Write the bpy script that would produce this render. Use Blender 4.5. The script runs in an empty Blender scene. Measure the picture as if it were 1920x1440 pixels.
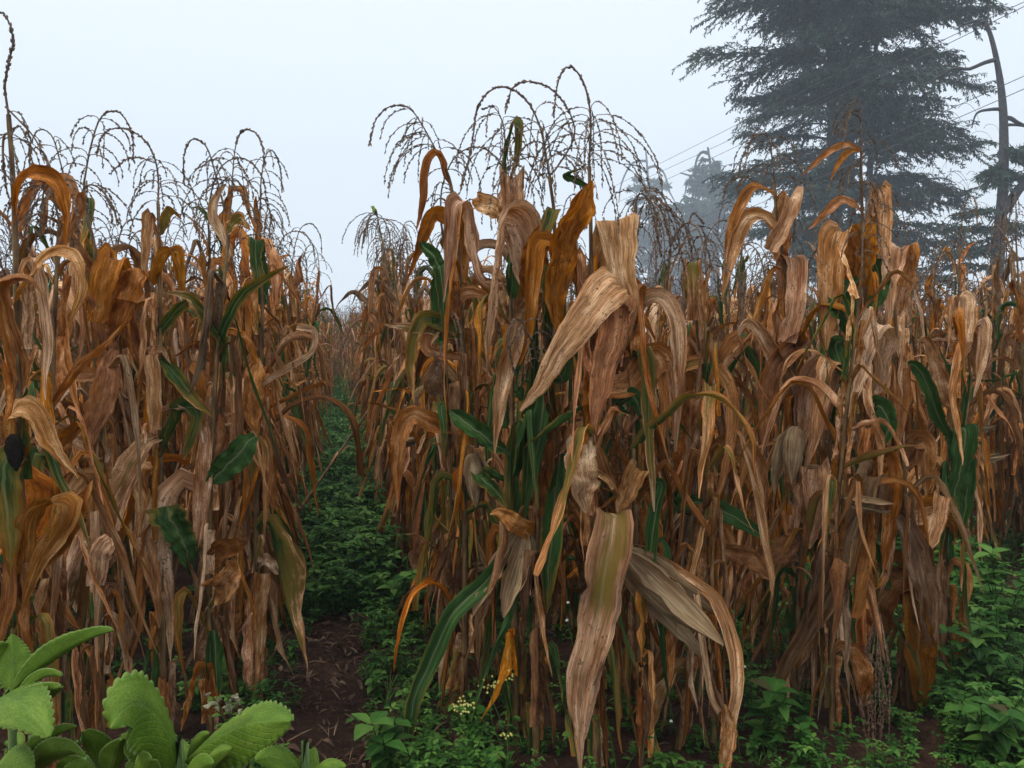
import bpy, math, random
import numpy as np
from mathutils import Vector

# ------------------------------------------------------------------ scene, camera, sky, sun
S = bpy.context.scene
C = S.collection
R = math.radians
S.render.engine = 'CYCLES'
S.view_settings.view_transform = 'Standard'
S.view_settings.look = 'None'
S.view_settings.gamma = 1.0
S.view_settings.exposure = 0.15
S.cycles.max_bounces = 6
S.cycles.diffuse_bounces = 1
S.cycles.glossy_bounces = 2
S.cycles.transmission_bounces = 4
S.cycles.transparent_max_bounces = 4
S.cycles.volume_bounces = 1
S.cycles.use_denoising = True
S.cycles.sample_clamp_indirect = 4.0

FPX = 1478.0            # focal length in pixels of the 1920-wide photograph
CAMZ = 1.55
PITCH = R(3.87)
cam = bpy.data.cameras.new('camera')
cam.sensor_width = 36.0
cam.lens = 36.0 * FPX / 1920.0
cam.clip_start = 0.05
cam.clip_end = 1000
camo = bpy.data.objects.new('camera', cam)
C.objects.link(camo)
camo.location = (0, 0, CAMZ)
camo.rotation_euler = (math.pi / 2 - PITCH, 0, 0)
S.camera = camo

W = bpy.data.worlds.new('World')
S.world = W
W.use_nodes = True
wn = W.node_tree.nodes
wl = W.node_tree.links
wn.clear()
sky = wn.new('ShaderNodeTexSky')
sky.sky_type = 'NISHITA'
sky.sun_disc = False
sky.sun_elevation = R(60)
sky.sun_rotation = R(-120)
sky.air_density = 1.0
sky.dust_density = 4.0
hs = wn.new('ShaderNodeHueSaturation')
hs.inputs['Saturation'].default_value = 0.35
mixw = wn.new('ShaderNodeMix')
mixw.data_type = 'RGBA'
mixw.inputs['Factor'].default_value = 0.88
mixw.inputs['B'].default_value = (9.9, 10.9, 11.9, 1)      # overcast cloud layer
bg = wn.new('ShaderNodeBackground')
bg.inputs['Strength'].default_value = 0.1
wo = wn.new('ShaderNodeOutputWorld')
wl.new(sky.outputs[0], hs.inputs['Color'])
wl.new(hs.outputs[0], mixw.inputs['A'])
wl.new(mixw.outputs['Result'], bg.inputs['Color'])
wl.new(bg.outputs[0], wo.inputs['Surface'])

sl = bpy.data.lights.new('sun', 'SUN')
sl.energy = 1.5
sl.angle = R(16)
sl.color = (1.0, 0.95, 0.86)
so = bpy.data.objects.new('sun', sl)
C.objects.link(so)
so.rotation_euler = (R(30), 0, R(-70))      # soft light from high on the left

# ------------------------------------------------------------------ helpers
rng = np.random.default_rng(7)
CP, SP = math.cos(PITCH), math.sin(PITCH)


def P(x, y, d):
    """World point seen at pixel x, y (1920x1440) at distance d along the viewing axis."""
    a = (x - 960.0) / FPX * d
    b = (720.0 - y) / FPX * d
    return np.array([a, d * CP + b * SP, CAMZ - d * SP + b * CP])


def unit(v):
    return v / (np.linalg.norm(v, axis=-1, keepdims=True) + 1e-9)


class MB:
    def __init__(self):
        self.v, self.q, self.uv, self.d, self.n = [], [], [], [], 0

    def add(self, v, q, uv=None, d=(0, .5, .5, .5)):
        v = np.asarray(v, float)
        self.v.append(v)
        self.q.append(np.asarray(q, int) + self.n)
        self.uv.append(np.zeros((len(v), 2)) if uv is None else np.asarray(uv, float))
        d = np.asarray(d, float)
        self.d.append(np.tile(d, (len(v), 1)) if d.ndim == 1 else d)
        self.n += len(v)

    def arrays(self):
        return np.vstack(self.v), np.vstack(self.q), np.vstack(self.uv), np.vstack(self.d)

    def mesh(self, name, mat, offset=None, smooth=True):
        v, q, uv, d = self.arrays()
        if offset is not None:
            v = v - np.asarray(offset)
        me = bpy.data.meshes.new(name)
        me.vertices.add(len(v))
        me.vertices.foreach_set('co', v.ravel())
        tri = q[:, 2] == q[:, 3]
        if tri.any():
            ls = np.where(tri, 3, 4)
            li = np.concatenate([r[:3] if t else r for r, t in zip(q, tri)])
        else:
            ls = np.full(len(q), 4)
            li = q.ravel()
        me.loops.add(len(li))
        me.loops.foreach_set('vertex_index', li.astype(np.int32))
        me.polygons.add(len(q))
        me.polygons.foreach_set('loop_start', np.concatenate([[0], np.cumsum(ls)[:-1]]).astype(np.int32))
        me.polygons.foreach_set('loop_total', ls.astype(np.int32))
        me.polygons.foreach_set('use_smooth', np.full(len(q), smooth))
        l = me.uv_layers.new(name='UVMap')
        l.data.foreach_set('uv', uv[li].ravel())
        a = me.attributes.new('leafdat', 'FLOAT_COLOR', 'POINT')
        a.data.foreach_set('color', d.ravel())
        me.materials.append(mat)
        me.update()
        me.validate()
        return me

    def build(self, name, mat, parent=None, offset=None, smooth=True):
        o = bpy.data.objects.new(name, self.mesh(name, mat, offset, smooth))
        C.objects.link(o)
        if parent is not None:
            o.parent = parent
        return o


def empty(name, loc, label=None, cat=None, group=None):
    o = bpy.data.objects.new(name, None)
    o.empty_display_size = 0.1
    C.objects.link(o)
    o.location = loc
    tag(o, label, cat, group)
    return o


def tag(o, label=None, cat=None, group=None, kind=None):
    if label: o['label'] = label
    if cat: o['category'] = cat
    if group: o['group'] = group
    if kind: o['kind'] = kind
    return o


def spline(pts, n):
    """Catmull-Rom through pts, n+1 samples evenly spaced along its length."""
    p = np.asarray(pts, float)
    if len(p) == 2:
        t = np.linspace(0, 1, n + 1)[:, None]
        return p[0] * (1 - t) + p[1] * t
    e = np.vstack([2 * p[0] - p[1], p, 2 * p[-1] - p[-2]])
    out = []
    t = np.linspace(0, 1, 12, endpoint=False)[:, None]
    for i in range(len(p) - 1):
        a, b, c, d = e[i], e[i + 1], e[i + 2], e[i + 3]
        out.append(.5 * (2 * b + (c - a) * t + (2 * a - 5 * b + 4 * c - d) * t ** 2 + (3 * b - a - 3 * c + d) * t ** 3))
    out = np.vstack(out + [p[-1:]])
    s = np.concatenate([[0], np.cumsum(np.linalg.norm(np.diff(out, axis=0), axis=1))])
    u = np.linspace(0, s[-1], n + 1)
    return np.stack([np.interp(u, s, out[:, k]) for k in range(3)], 1)


def tangents(p):
    t = np.gradient(p, axis=0)
    return unit(t)


def transport(p, side, ref=0):
    """Sideways vectors carried along the path without twisting, from point index ref."""
    t = tangents(p)
    n = len(p)
    s = np.zeros_like(p)
    a = side - t[ref] * np.dot(side, t[ref])
    s[ref] = a / (np.linalg.norm(a) + 1e-9)
    for rg in (range(ref + 1, n), range(ref - 1, -1, -1)):
        prev = s[ref]
        for i in rg:
            a = prev - t[i] * np.dot(prev, t[i])
            prev = a / (np.linalg.norm(a) + 1e-9)
            s[i] = prev
    return s, t


def profile(kind, t, r):
    if kind == 'tip':
        w = np.minimum(1, .45 + t * 4.5) * (1 - np.clip((t - .3) / .7, 0, 1) ** 1.7 * .93)
    elif kind == 'spear':
        w = np.sin(np.pi * np.clip(.05 + .95 * t, 0, 1)) ** .75 * .95 + .06
    elif kind == 'blunt':
        w = np.minimum(1, .5 + t * 3) * (1 - .25 * t)
    elif kind == 'taper':
        w = np.minimum(1, .6 + t * 3) * (1 - .5 * t)
    elif kind == 'fan':
        w = .18 + .82 * t ** .8
    elif kind == 'late':
        w = (.35 + .65 * np.clip(t / .35, 0, 1)) * (1 - np.clip((t - .5) / .5, 0, 1) ** 1.8 * .93)
    else:
        w = np.ones_like(t)
    k = r.uniform(9, 17)
    return w * (1 + .05 * np.sin(t * k + r.uniform(0, 6)) + .03 * np.sin(t * k * 2.7 + r.uniform(0, 6)))


def ribbon(mb, pts, width, side, ref=.5, n=24, m=6, kind='tip', curl=.15, fold=.12, wave=.06, twist=0., roll=0.,
           dat=(0, .5, .5, .5), r=None, pre=False, crumple=1.):
    """A maize leaf: a blade along a path with a midrib fold, curl, wavy edges and twist."""
    r = r or rng
    p = np.asarray(pts, float) if pre else spline(pts, n)
    n = len(p) - 1
    t = np.linspace(0, 1, n + 1)
    s, tg = transport(p, np.asarray(side, float), int(ref * n))
    nn = np.cross(tg, s)
    ang = roll + twist * (t - ref) + .12 * np.sin(t * r.uniform(4, 9) + r.uniform(0, 6))
    ca, sa = np.cos(ang)[:, None], np.sin(ang)[:, None]
    s, nn = s * ca + nn * sa, nn * ca - s * sa
    w = profile(kind, t, r) * width
    if n > 12:
        rag = 1 - np.clip(r.normal(0, .05, (n + 1, 2)), 0, .3)
        for q in range(int(r.integers(0, 4))):
            i0 = int(r.integers(n // 3, n)); c0 = int(r.integers(0, 2)); rag[i0:i0 + 3, c0] -= np.array([.5, 1, .35])[:len(rag[i0:i0 + 3])] * r.uniform(.08, .32)
        pleat = r.uniform(.0, .04)
    else:
        rag = np.ones((n + 1, 2)); pleat = 0
    p = p + np.cumsum(r.normal(0, .012, (n + 1, 3)), 0) * width * crumple
    j = np.linspace(-1, 1, m + 1)
    k1, k2, ph = r.uniform(14, 26), r.uniform(25, 45), r.uniform(0, 6, 4)
    cv = curl * (1 + .5 * np.sin(t * r.uniform(3, 7) + ph[0]))
    V = np.zeros((n + 1, m + 1, 3))
    for c, x in enumerate(j):
        ed = wave * abs(x) ** 1.5 * (np.sin(t * k1 + ph[1] + (2.1 if x > 0 else 0)) + .5 * np.sin(t * k2 + ph[2] * (1 if x > 0 else 2)))
        h = (fold * abs(x) + cv * x * x + ed + pleat * math.cos(x * 9.) + .03 * r.standard_normal(n + 1) * (abs(x) > .3)) * w
        sx = x * .5 * (1 - .35 * np.clip(abs(cv) + fold, 0, 1) * x * x) * w * (rag[:, 0 if x < 0 else 1] if abs(x) > .7 else 1)
        V[:, c] = p + s * sx[:, None] + nn * h[:, None]
    uv = np.zeros((n + 1, m + 1, 2))
    uv[..., 0] = (j + 1) / 2
    uv[..., 1] = t[:, None]
    i = np.arange(n)[:, None] * (m + 1) + np.arange(m)[None]
    q = np.stack([i, i + 1, i + m + 2, i + m + 1], -1).reshape(-1, 4)
    mb.add(V.reshape(-1, 3), q, uv.reshape(-1, 2), dat)


def tube(mb, pts, rad, sides=6, n=None, dat=(0, .5, .5, .5), capped=True):
    p = spline(pts, n) if n else np.asarray(pts, float)
    k = len(p)
    rad = np.broadcast_to(np.asarray(rad, float), (k,)) if np.ndim(rad) == 0 or len(np.atleast_1d(rad)) == k else \
        np.interp(np.linspace(0, 1, k), np.linspace(0, 1, len(rad)), rad)
    t = tangents(p)
    a = np.array([.13, .98, .1]) if abs(t[0][1]) < .8 else np.array([.98, .1, .13])
    s = unit(np.cross(t, a))
    b = np.cross(t, s)
    th = np.arange(sides) * 2 * np.pi / sides
    V = p[:, None] + (s[:, None] * np.cos(th)[None, :, None] + b[:, None] * np.sin(th)[None, :, None]) * rad[:, None, None]
    uv = np.zeros((k, sides, 2))
    uv[..., 0] = th / (2 * np.pi)
    uv[..., 1] = np.linspace(0, 1, k)[:, None]
    i = np.arange(k - 1)[:, None] * sides
    c = np.arange(sides)[None]
    c2 = (c + 1) % sides
    q = np.stack([i + c, i + c2, i + sides + c2, i + sides + c], -1).reshape(-1, 4)
    mb.add(V.reshape(-1, 3), q, uv.reshape(-1, 2), dat)


def rotz(v, a):
    c, s = math.cos(a), math.sin(a)
    return v @ np.array([[c, s, 0], [-s, c, 0], [0, 0, 1]])


# ------------------------------------------------------------------ materials
class NT:
    def __init__(self, name):
        self.m = bpy.data.materials.new(name)
        self.m.use_nodes = True
        self.n = self.m.node_tree.nodes
        self.l = self.m.node_tree.links
        self.n.clear()
        self.out = self.n.new('ShaderNodeOutputMaterial')

    def put(self, sock, val):
        if val is None: return
        if isinstance(val, bpy.types.NodeSocket): self.l.new(val, sock)
        elif isinstance(val, tuple) and len(val) == 3 and sock.type == 'RGBA': sock.default_value = (*val, 1)
        else: sock.default_value = val

    def math(self, op, a, b=None, c=None, clamp=False):
        n = self.n.new('ShaderNodeMath'); n.operation = op; n.use_clamp = clamp
        for k, x in enumerate((a, b, c)): self.put(n.inputs[k], x)
        return n.outputs[0]

    def mr(self, v, a, b, c=0., d=1., smooth=True):
        n = self.n.new('ShaderNodeMapRange')
        n.interpolation_type = 'SMOOTHSTEP' if smooth else 'LINEAR'
        self.put(n.inputs['Value'], v)
        for s_, x in (('From Min', a), ('From Max', b), ('To Min', c), ('To Max', d)): self.put(n.inputs[s_], x)
        return n.outputs[0]

    def mix(self, f, a, b, blend='MIX'):
        n = self.n.new('ShaderNodeMix'); n.data_type = 'RGBA'; n.blend_type = blend
        self.put(n.inputs['Factor'], f); self.put(n.inputs['A'], a); self.put(n.inputs['B'], b)
        return n.outputs['Result']

    def vec(self, x, y, z):
        n = self.n.new('ShaderNodeCombineXYZ')
        for k, v in enumerate((x, y, z)): self.put(n.inputs[k], v)
        return n.outputs[0]

    def noise(self, vec, scale=1., detail=3., rough=.55, dist=0.):
        n = self.n.new('ShaderNodeTexNoise')
        self.put(n.inputs['Vector'], vec)
        n.inputs['Scale'].default_value = scale; n.inputs['Detail'].default_value = detail
        n.inputs['Roughness'].default_value = rough; n.inputs['Distortion'].default_value = dist
        return n.outputs['Fac']

    def ramp(self, f, stops):
        n = self.n.new('ShaderNodeValToRGB')
        e = n.color_ramp.elements
        while len(e) < len(stops): e.new(.5)
        for k, (p_, c_) in enumerate(stops):
            e[k].position = p_; e[k].color = (*c_, 1)
        self.put(n.inputs[0], f)
        return n.outputs[0]

    def geo(self, name='Object'):
        return self.n.new('ShaderNodeTexCoord').outputs[name]

    def rnd(self):
        return self.n.new('ShaderNodeObjectInfo').outputs['Random']

    def attr(self):
        n = self.n.new('ShaderNodeAttribute'); n.attribute_name = 'leafdat'
        s = self.n.new('ShaderNodeSeparateColor')
        self.l.new(n.outputs['Color'], s.inputs[0])
        return s.outputs[0], s.outputs[1], s.outputs[2], n.outputs['Alpha']

    def uv(self):
        n = self.n.new('ShaderNodeUVMap'); n.uv_map = 'UVMap'
        s = self.n.new('ShaderNodeSeparateXYZ')
        self.l.new(n.outputs[0], s.inputs[0])
        return s.outputs[0], s.outputs[1]

    def bump(self, h, strength=.3, dist=.002):
        n = self.n.new('ShaderNodeBump')
        n.inputs['Strength'].default_value = strength; n.inputs['Distance'].default_value = dist
        self.l.new(h, n.inputs['Height'])
        return n.outputs[0]

    def finish(self, col, rough=.6, spec=.25, normal=None, transl=0., tcol=None):
        b = self.n.new('ShaderNodeBsdfPrincipled')
        self.put(b.inputs['Base Color'], col); self.put(b.inputs['Roughness'], rough)
        self.put(b.inputs['Specular IOR Level'], spec)
        if normal is not None: self.l.new(normal, b.inputs['Normal'])
        o = b.outputs[0]
        if transl > 0:
            t = self.n.new('ShaderNodeBsdfTranslucent')
            self.put(t.inputs['Color'], tcol if tcol is not None else col)
            if normal is not None: self.l.new(normal, t.inputs['Normal'])
            x = self.n.new('ShaderNodeMixShader')
            x.inputs[0].default_value = transl
            self.l.new(o, x.inputs[1]); self.l.new(t.outputs[0], x.inputs[2])
            o = x.outputs[0]
        self.l.new(o, self.out.inputs['Surface'])
        return self.m


def leaf_material():
    k = NT('maize_leaf')
    g, tint, seed, pale = k.attr()
    u, v = k.uv()
    sd = k.math('ADD', k.math('MULTIPLY', seed, 61.), k.math('MULTIPLY', k.rnd(), 47.))
    streak = k.noise(k.vec(k.math('MULTIPLY', u, 8.), k.math('MULTIPLY', v, 3.6), sd), 1., 5., .65)
    fine = k.noise(k.vec(k.math('MULTIPLY', u, 38.), k.math('MULTIPLY', v, 11.), sd), 1., 3., .6)
    blot = k.noise(k.vec(k.math('MULTIPLY', u, 2.2), k.math('MULTIPLY', v, 5.), k.math('ADD', sd, 9.)), 1., 4., .6)
    f = k.math('ADD', k.math('MULTIPLY', streak, .42), k.math('ADD', k.math('MULTIPLY', fine, .33), k.math('MULTIPLY', blot, .40)))
    rust = k.ramp(f, [(.38, (.018, .007, .003)), (.49, (.150, .050, .012)), (.60, (.34, .125, .032)), (.72, (.60, .285, .105))])
    tan = k.ramp(f, [(.38, (.030, .015, .008)), (.49, (.190, .088, .038)), (.60, (.46, .258, .138)), (.72, (.82, .58, .38))])
    tv = k.math('ADD', tint, k.math('MULTIPLY', k.math('SUBTRACT', blot, .5), .9))
    dry = k.mix(k.mr(tv, .15, .85), rust, tan)
    # small dark mildew specks
    sp = k.noise(k.vec(k.math('MULTIPLY', u, 17.), k.math('MULTIPLY', v, 70.), sd), 1., 2., .5)
    spz = k.mr(blot, .38, .56)
    dry = k.mix(k.math('MULTIPLY', k.mr(sp, .60, .68), k.math('MULTIPLY', spz, .75)), dry, (.045, .026, .016))
    pat = k.noise(k.vec(k.math('MULTIPLY', u, 3.5), k.math('MULTIPLY', v, 9.), k.math('ADD', sd, 23.)), 1., 4., .7)
    dry = k.mix(k.math('MULTIPLY', k.mr(pat, .60, .70), .5), dry, (.060, .034, .020))
    hv = k.n.new('ShaderNodeHueSaturation')
    k.put(hv.inputs['Hue'], k.math('ADD', .5015, k.math('MULTIPLY', k.math('SUBTRACT', k.math('FRACT', k.math('MULTIPLY', sd, 1.37)), .50), .011)))
    k.put(hv.inputs['Saturation'], k.math('ADD', .90, k.math('MULTIPLY', k.math('FRACT', k.math('MULTIPLY', sd, 2.71)), .22)))
    k.l.new(dry, hv.inputs['Color'])
    dry = hv.outputs[0]
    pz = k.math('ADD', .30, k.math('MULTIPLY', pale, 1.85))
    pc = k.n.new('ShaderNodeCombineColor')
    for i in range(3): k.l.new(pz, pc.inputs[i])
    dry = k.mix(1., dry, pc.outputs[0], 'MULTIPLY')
    edge = k.math('ABSOLUTE', k.math('SUBTRACT', k.math('MULTIPLY', u, 2.), 1.))
    gv = k.math('SUBTRACT', k.math('SUBTRACT', k.math('MULTIPLY', g, 1.85), k.math('MULTIPLY', k.math('POWER', v, 2.), .5)), k.math('ADD', k.math('MULTIPLY', k.math('POWER', edge, 2.5), .42),
                k.math('ADD', k.math('MULTIPLY', blot, .75), k.math('MULTIPLY', k.math('SUBTRACT', streak, .5), .9))))
    yel = k.mix(streak, (.17, .075, .010), (.22, .19, .035))
    grn = k.ramp(k.math('ADD', k.math('MULTIPLY', streak, .6), k.math('MULTIPLY', fine, .4)),
                 [(.38, (.014, .040, .009)), (.55, (.042, .098, .020)), (.68, (.115, .19, .050))])
    col = k.mix(k.mr(gv, .05, .34), dry, yel)
    col = k.mix(k.mr(gv, .34, .70), col, grn)
    mid = k.math('SUBTRACT', 1., k.mr(k.math('ABSOLUTE', k.math('SUBTRACT', u, .5)), .018, .05))
    col = k.mix(k.math('MULTIPLY', mid, k.math('ADD', .10, k.math('MULTIPLY', g, .3))), col, (.36, .32, .19))
    hsv = k.n.new('ShaderNodeHueSaturation')
    hsv.inputs['Saturation'].default_value = 1.25
    hsv.inputs['Value'].default_value = 1.25
    k.l.new(col, hsv.inputs['Color'])
    nb = k.bump(k.math('ADD', f, k.math('MULTIPLY', fine, .6)), 0.5, .003)
    return k.finish(col, .65, .12, nb, .18, hsv.outputs[0])


def simple(name, stops, scale=20., stretch=(1, 1, 1), rough=.7, spec=.2, transl=0., bump=.4, bd=.003, coord='Object', seeded=True, detail=4.):
    k = NT(name)
    mp = k.n.new('ShaderNodeMapping')
    k.l.new(k.geo(coord), mp.inputs['Vector'])
    mp.inputs['Scale'].default_value = stretch
    if seeded:
        k.l.new(k.vec(k.math('MULTIPLY', k.rnd(), 31.), k.math('MULTIPLY', k.rnd(), 17.), 0.), mp.inputs['Location'])
    f = k.noise(mp.outputs[0], scale, detail, .6)
    col = k.ramp(f, stops)
    return k.finish(col, rough, spec, k.bump(f, bump, bd), transl)


M = {}
M['leaf'] = leaf_material()
M['stalk'] = simple('maize_stalk', [(.3, (.035, .017, .007)), (.5, (.15, .080, .028)), (.7, (.28, .18, .06))], 9, (6, 6, 1), .5, .3)
M['tassel'] = simple('maize_tassel', [(.3, (.075, .052, .042)), (.5, (.19, .125, .085)), (.72, (.36, .25, .165))], 60, (1, 1, 1), .8, .1, .15)


def husk_material():
    k = NT('ear_husk')
    u, v = k.uv()
    sd = k.math('MULTIPLY', k.rnd(), 40.)
    f = k.noise(k.vec(k.math('MULTIPLY', u, 24.), k.math('MULTIPLY', v, 2.), sd), 1., 4., .6)
    b = k.noise(k.vec(k.math('MULTIPLY', u, 3.), k.math('MULTIPLY', v, 3.), sd), 1., 3., .6)
    x = k.math('ADD', k.math('MULTIPLY', f, .65), k.math('MULTIPLY', b, .35))
    col = k.ramp(x, [(.36, (.10, .045, .02)), (.49, (.26, .155, .072)), (.63, (.45, .33, .18)), (.78, (.64, .53, .36))])
    return k.finish(col, .6, .25, k.bump(x, .5, .003), .15)


M['husk'] = husk_material()


def foliage_material(name, dark, mid, light, transl=.2, scale=1.2, rough=.6):
    k = NT(name)
    g, tint, seed, pale = k.attr()
    f = k.noise(k.geo('Object'), scale, 3., .6)
    f = k.math('ADD', k.math('MULTIPLY', f, .6), k.math('MULTIPLY', seed, .4))
    col = k.ramp(f, [(.25, dark), (.5, mid), (.75, light)])
    return k.finish(col, rough, .25, None, transl)


M['conifer'] = foliage_material('conifer_foliage', (.022, .044, .038), (.050, .086, .068), (.090, .140, .092), .1)
M['bark'] = simple('tree_bark', [(.3, (.035, .033, .034)), (.55, (.075, .070, .070)), (.75, (.13, .12, .12))], 8, (3, 3, .6), .85, .1, bump=.8, bd=.02)
M['deadtwig'] = simple('dead_twig', [(.3, (.05, .032, .027)), (.6, (.12, .08, .065))], 8, (1, 1, 1), .85, .1)


def weed_material():
    k = NT('weed_leaf')
    g, tint, seed, pale = k.attr()
    u, v = k.uv()
    f = k.noise(k.geo('Object'), 9., 3., .6)
    f = k.math('ADD', k.math('MULTIPLY', f, .45), k.math('MULTIPLY', seed, .5))
    col = k.ramp(f, [(.2, (.012, .044, .006)), (.45, (.044, .132, .018)), (.75, (.145, .27, .048))])
    mid = k.math('SUBTRACT', 1., k.mr(k.math('ABSOLUTE', k.math('SUBTRACT', u, .5)), .02, .09))
    col = k.mix(k.math('MULTIPLY', mid, .3), col, (.13, .24, .07))
    col = k.mix(k.math('MULTIPLY', g, .8), col, (.10, .07, .03))
    return k.finish(col, .6, .14, None, .2)


M['weed'] = weed_material()
M['petal'] = simple('yellow_petal', [(.3, (.62, .55, .10)), (.7, (.80, .75, .28))], 50, rough=.6, transl=.2)
M['white_petal'] = simple('white_petal', [(.3, (.70, .70, .60)), (.7, (.85, .85, .78))], 50, rough=.6, transl=.2)


def soil_material():
    k = NT('soil')
    o = k.geo('Object')
    a = k.noise(o, 1.6, 6., .65)
    b = k.noise(o, 26., 6., .7)
    c = k.noise(o, 140., 3., .6)
    f = k.math('ADD', k.math('MULTIPLY', a, .35), k.math('ADD', k.math('MULTIPLY', b, .45), k.math('MULTIPLY', c, .2)))
    col = k.ramp(f, [(.34, (.008, .0045, .003)), (.5, (.042, .019, .0105)), (.64, (.100, .048, .027))])
    return k.finish(col, .85, .15, k.bump(f, 1., .03))


M['soil'] = soil_material()


def broadleaf_material():
    k = NT('broadleaf_blade')
    g, tint, seed, pale = k.attr()
    u, v = k.uv()
    x = k.math('ABSOLUTE', k.math('SUBTRACT', u, .5))
    ph = k.math('SUBTRACT', k.math('MULTIPLY', v, 11.), k.math('MULTIPLY', x, 9.))
    vein = k.mr(k.math('ABSOLUTE', k.math('SUBTRACT', k.math('FRACT', ph), .5)), .0, .16)
    midr = k.mr(x, .01, .04)
    net = k.noise(k.vec(k.math('MULTIPLY', u, 30.), k.math('MULTIPLY', v, 46.), k.math('MULTIPLY', seed, 20.)), 1., 3., .6)
    big = k.noise(k.vec(k.math('MULTIPLY', u, 3.), k.math('MULTIPLY', v, 3.), k.math('MULTIPLY', seed, 20.)), 1., 3., .6)
    f = k.math('ADD', k.math('MULTIPLY', net, .45), k.math('MULTIPLY', big, .55))
    top = k.ramp(f, [(.3, (.055, .118, .007)), (.5, (.122, .215, .016)), (.7, (.235, .335, .045))])
    back = k.ramp(f, [(.3, (.11, .195, .025)), (.5, (.17, .265, .042)), (.7, (.24, .34, .075))])
    gi = k.n.new('ShaderNodeNewGeometry')
    col = k.mix(gi.outputs['Backfacing'], top, back)
    vv = k.math('MULTIPLY', vein, midr)
    col = k.mix(k.math('MULTIPLY', k.math('SUBTRACT', 1., vv), .13), col, (.22, .33, .12))
    spot = k.noise(k.vec(k.math('MULTIPLY', u, 7.), k.math('MULTIPLY', v, 10.), k.math('MULTIPLY', seed, 33.)), 1., 4., .65)
    col = k.mix(k.math('MULTIPLY', k.mr(spot, .64, .70), .8), col, (.12, .085, .03))
    edge = k.mr(x, .44, .5)
    col = k.mix(k.math('MULTIPLY', edge, .5), col, (.28, .38, .12))
    h = k.math('ADD', k.math('MULTIPLY', vv, 1.0), k.math('MULTIPLY', net, .5))
    return k.finish(col, .62, .25, k.bump(h, .25, .003), .2)


M['broad'] = broadleaf_material()
M['broadstem'] = simple('broadleaf_stem', [(.3, (.10, .17, .05)), (.7, (.20, .28, .10))], 20, rough=.6)
M['gall'] = simple('withered_bud', [(.3, (.08, .10, .05)), (.45, (.17, .17, .09)), (.58, (.30, .26, .17)), (.68, (.18, .07, .06))], 60, rough=.7)
M['wire'] = simple('wire_metal', [(.3, (.10, .10, .11)), (.7, (.20, .20, .21))], 5, rough=.5)
M['bird_green'] = simple('bird_feather', [(.3, (.17, .20, .03)), (.6, (.36, .38, .06))], 60, rough=.8)
M['bird_dark'] = simple('bird_dark', [(.3, (.03, .03, .03)), (.7, (.07, .07, .06))], 60, rough=.7)
M['litter'] = simple('dry_litter', [(.3, (.025, .015, .009)), (.5, (.11, .062, .035)), (.72, (.30, .19, .12))], 9, rough=.8)
M['seedhead'] = simple('brown_seedhead', [(.3, (.07, .034, .02)), (.5, (.20, .11, .065)), (.7, (.38, .24, .15))], 80, rough=.8, spec=.1)
M['smut'] = simple('black_mould', [(.3, (.006, .005, .005)), (.7, (.02, .015, .012))], 70, rough=.9, spec=.02, bump=1., bd=.01)

# ------------------------------------------------------------------ ground
ROWD = np.array([-0.2117, 0.9773])      # direction of the rows on the ground
ROWN = np.array([0.9773, 0.2117])       # across the rows


def gh(x, y):
    """Height of the ground: gentle lumps, furrow along the path."""
    return .018 * np.sin(x * 3.1 + y * 1.7) * np.sin(y * 2.3 - x * .7) + .01 * np.sin(x * 9.0 + 1) * np.sin(y * 8.2)


def ground():
    a = np.concatenate([np.linspace(-260, -12, 40)[:-1], np.linspace(-12, 12, 241), np.linspace(12, 260, 40)[1:]])
    b = np.concatenate([np.linspace(-260, -3, 34)[:-1], np.linspace(-3, 20, 231), np.linspace(20, 260, 40)[1:]])
    X, Y = np.meshgrid(a, b)
    Z = gh(X, Y) + .006 * rng.standard_normal(X.shape)
    mb = MB()
    n, m = X.shape
    i = (np.arange(n - 1)[:, None] * m + np.arange(m - 1)[None])
    q = np.stack([i, i + 1, i + m + 1, i + m], -1).reshape(-1, 4)
    mb.add(np.stack([X, Y, Z], -1).reshape(-1, 3), q)
    tag(mb.build('ground', M['soil']), 'dark reddish brown soil of the maize field', 'ground', kind='structure')


ground()

# ------------------------------------------------------------------ maize building blocks
UPV = np.array([0, 0, 1.])


def droop(start, d0, length, n, power=1.3, end=-1.0, wob=.0, r=None):
    """Path that leaves in direction d0 and bends down under its weight."""
    r = r or rng
    d0 = np.asarray(d0, float)
    s = np.linspace(0, 1, n) ** power
    h = np.array([d0[0], d0[1], 0]); hl = np.linalg.norm(h) + 1e-6
    e0 = math.atan2(d0[2], hl)
    e1 = math.asin(max(-.999, min(.999, end)))
    e = e0 + (e1 - e0) * s
    az = math.atan2(h[1], h[0]) + wob * np.cumsum(r.standard_normal(n)) / math.sqrt(n)
    st = np.stack([np.cos(e) * np.cos(az), np.cos(e) * np.sin(az), np.sin(e)], 1) * (length / n)
    return np.vstack([start, start + np.cumsum(st, 0)])


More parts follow.
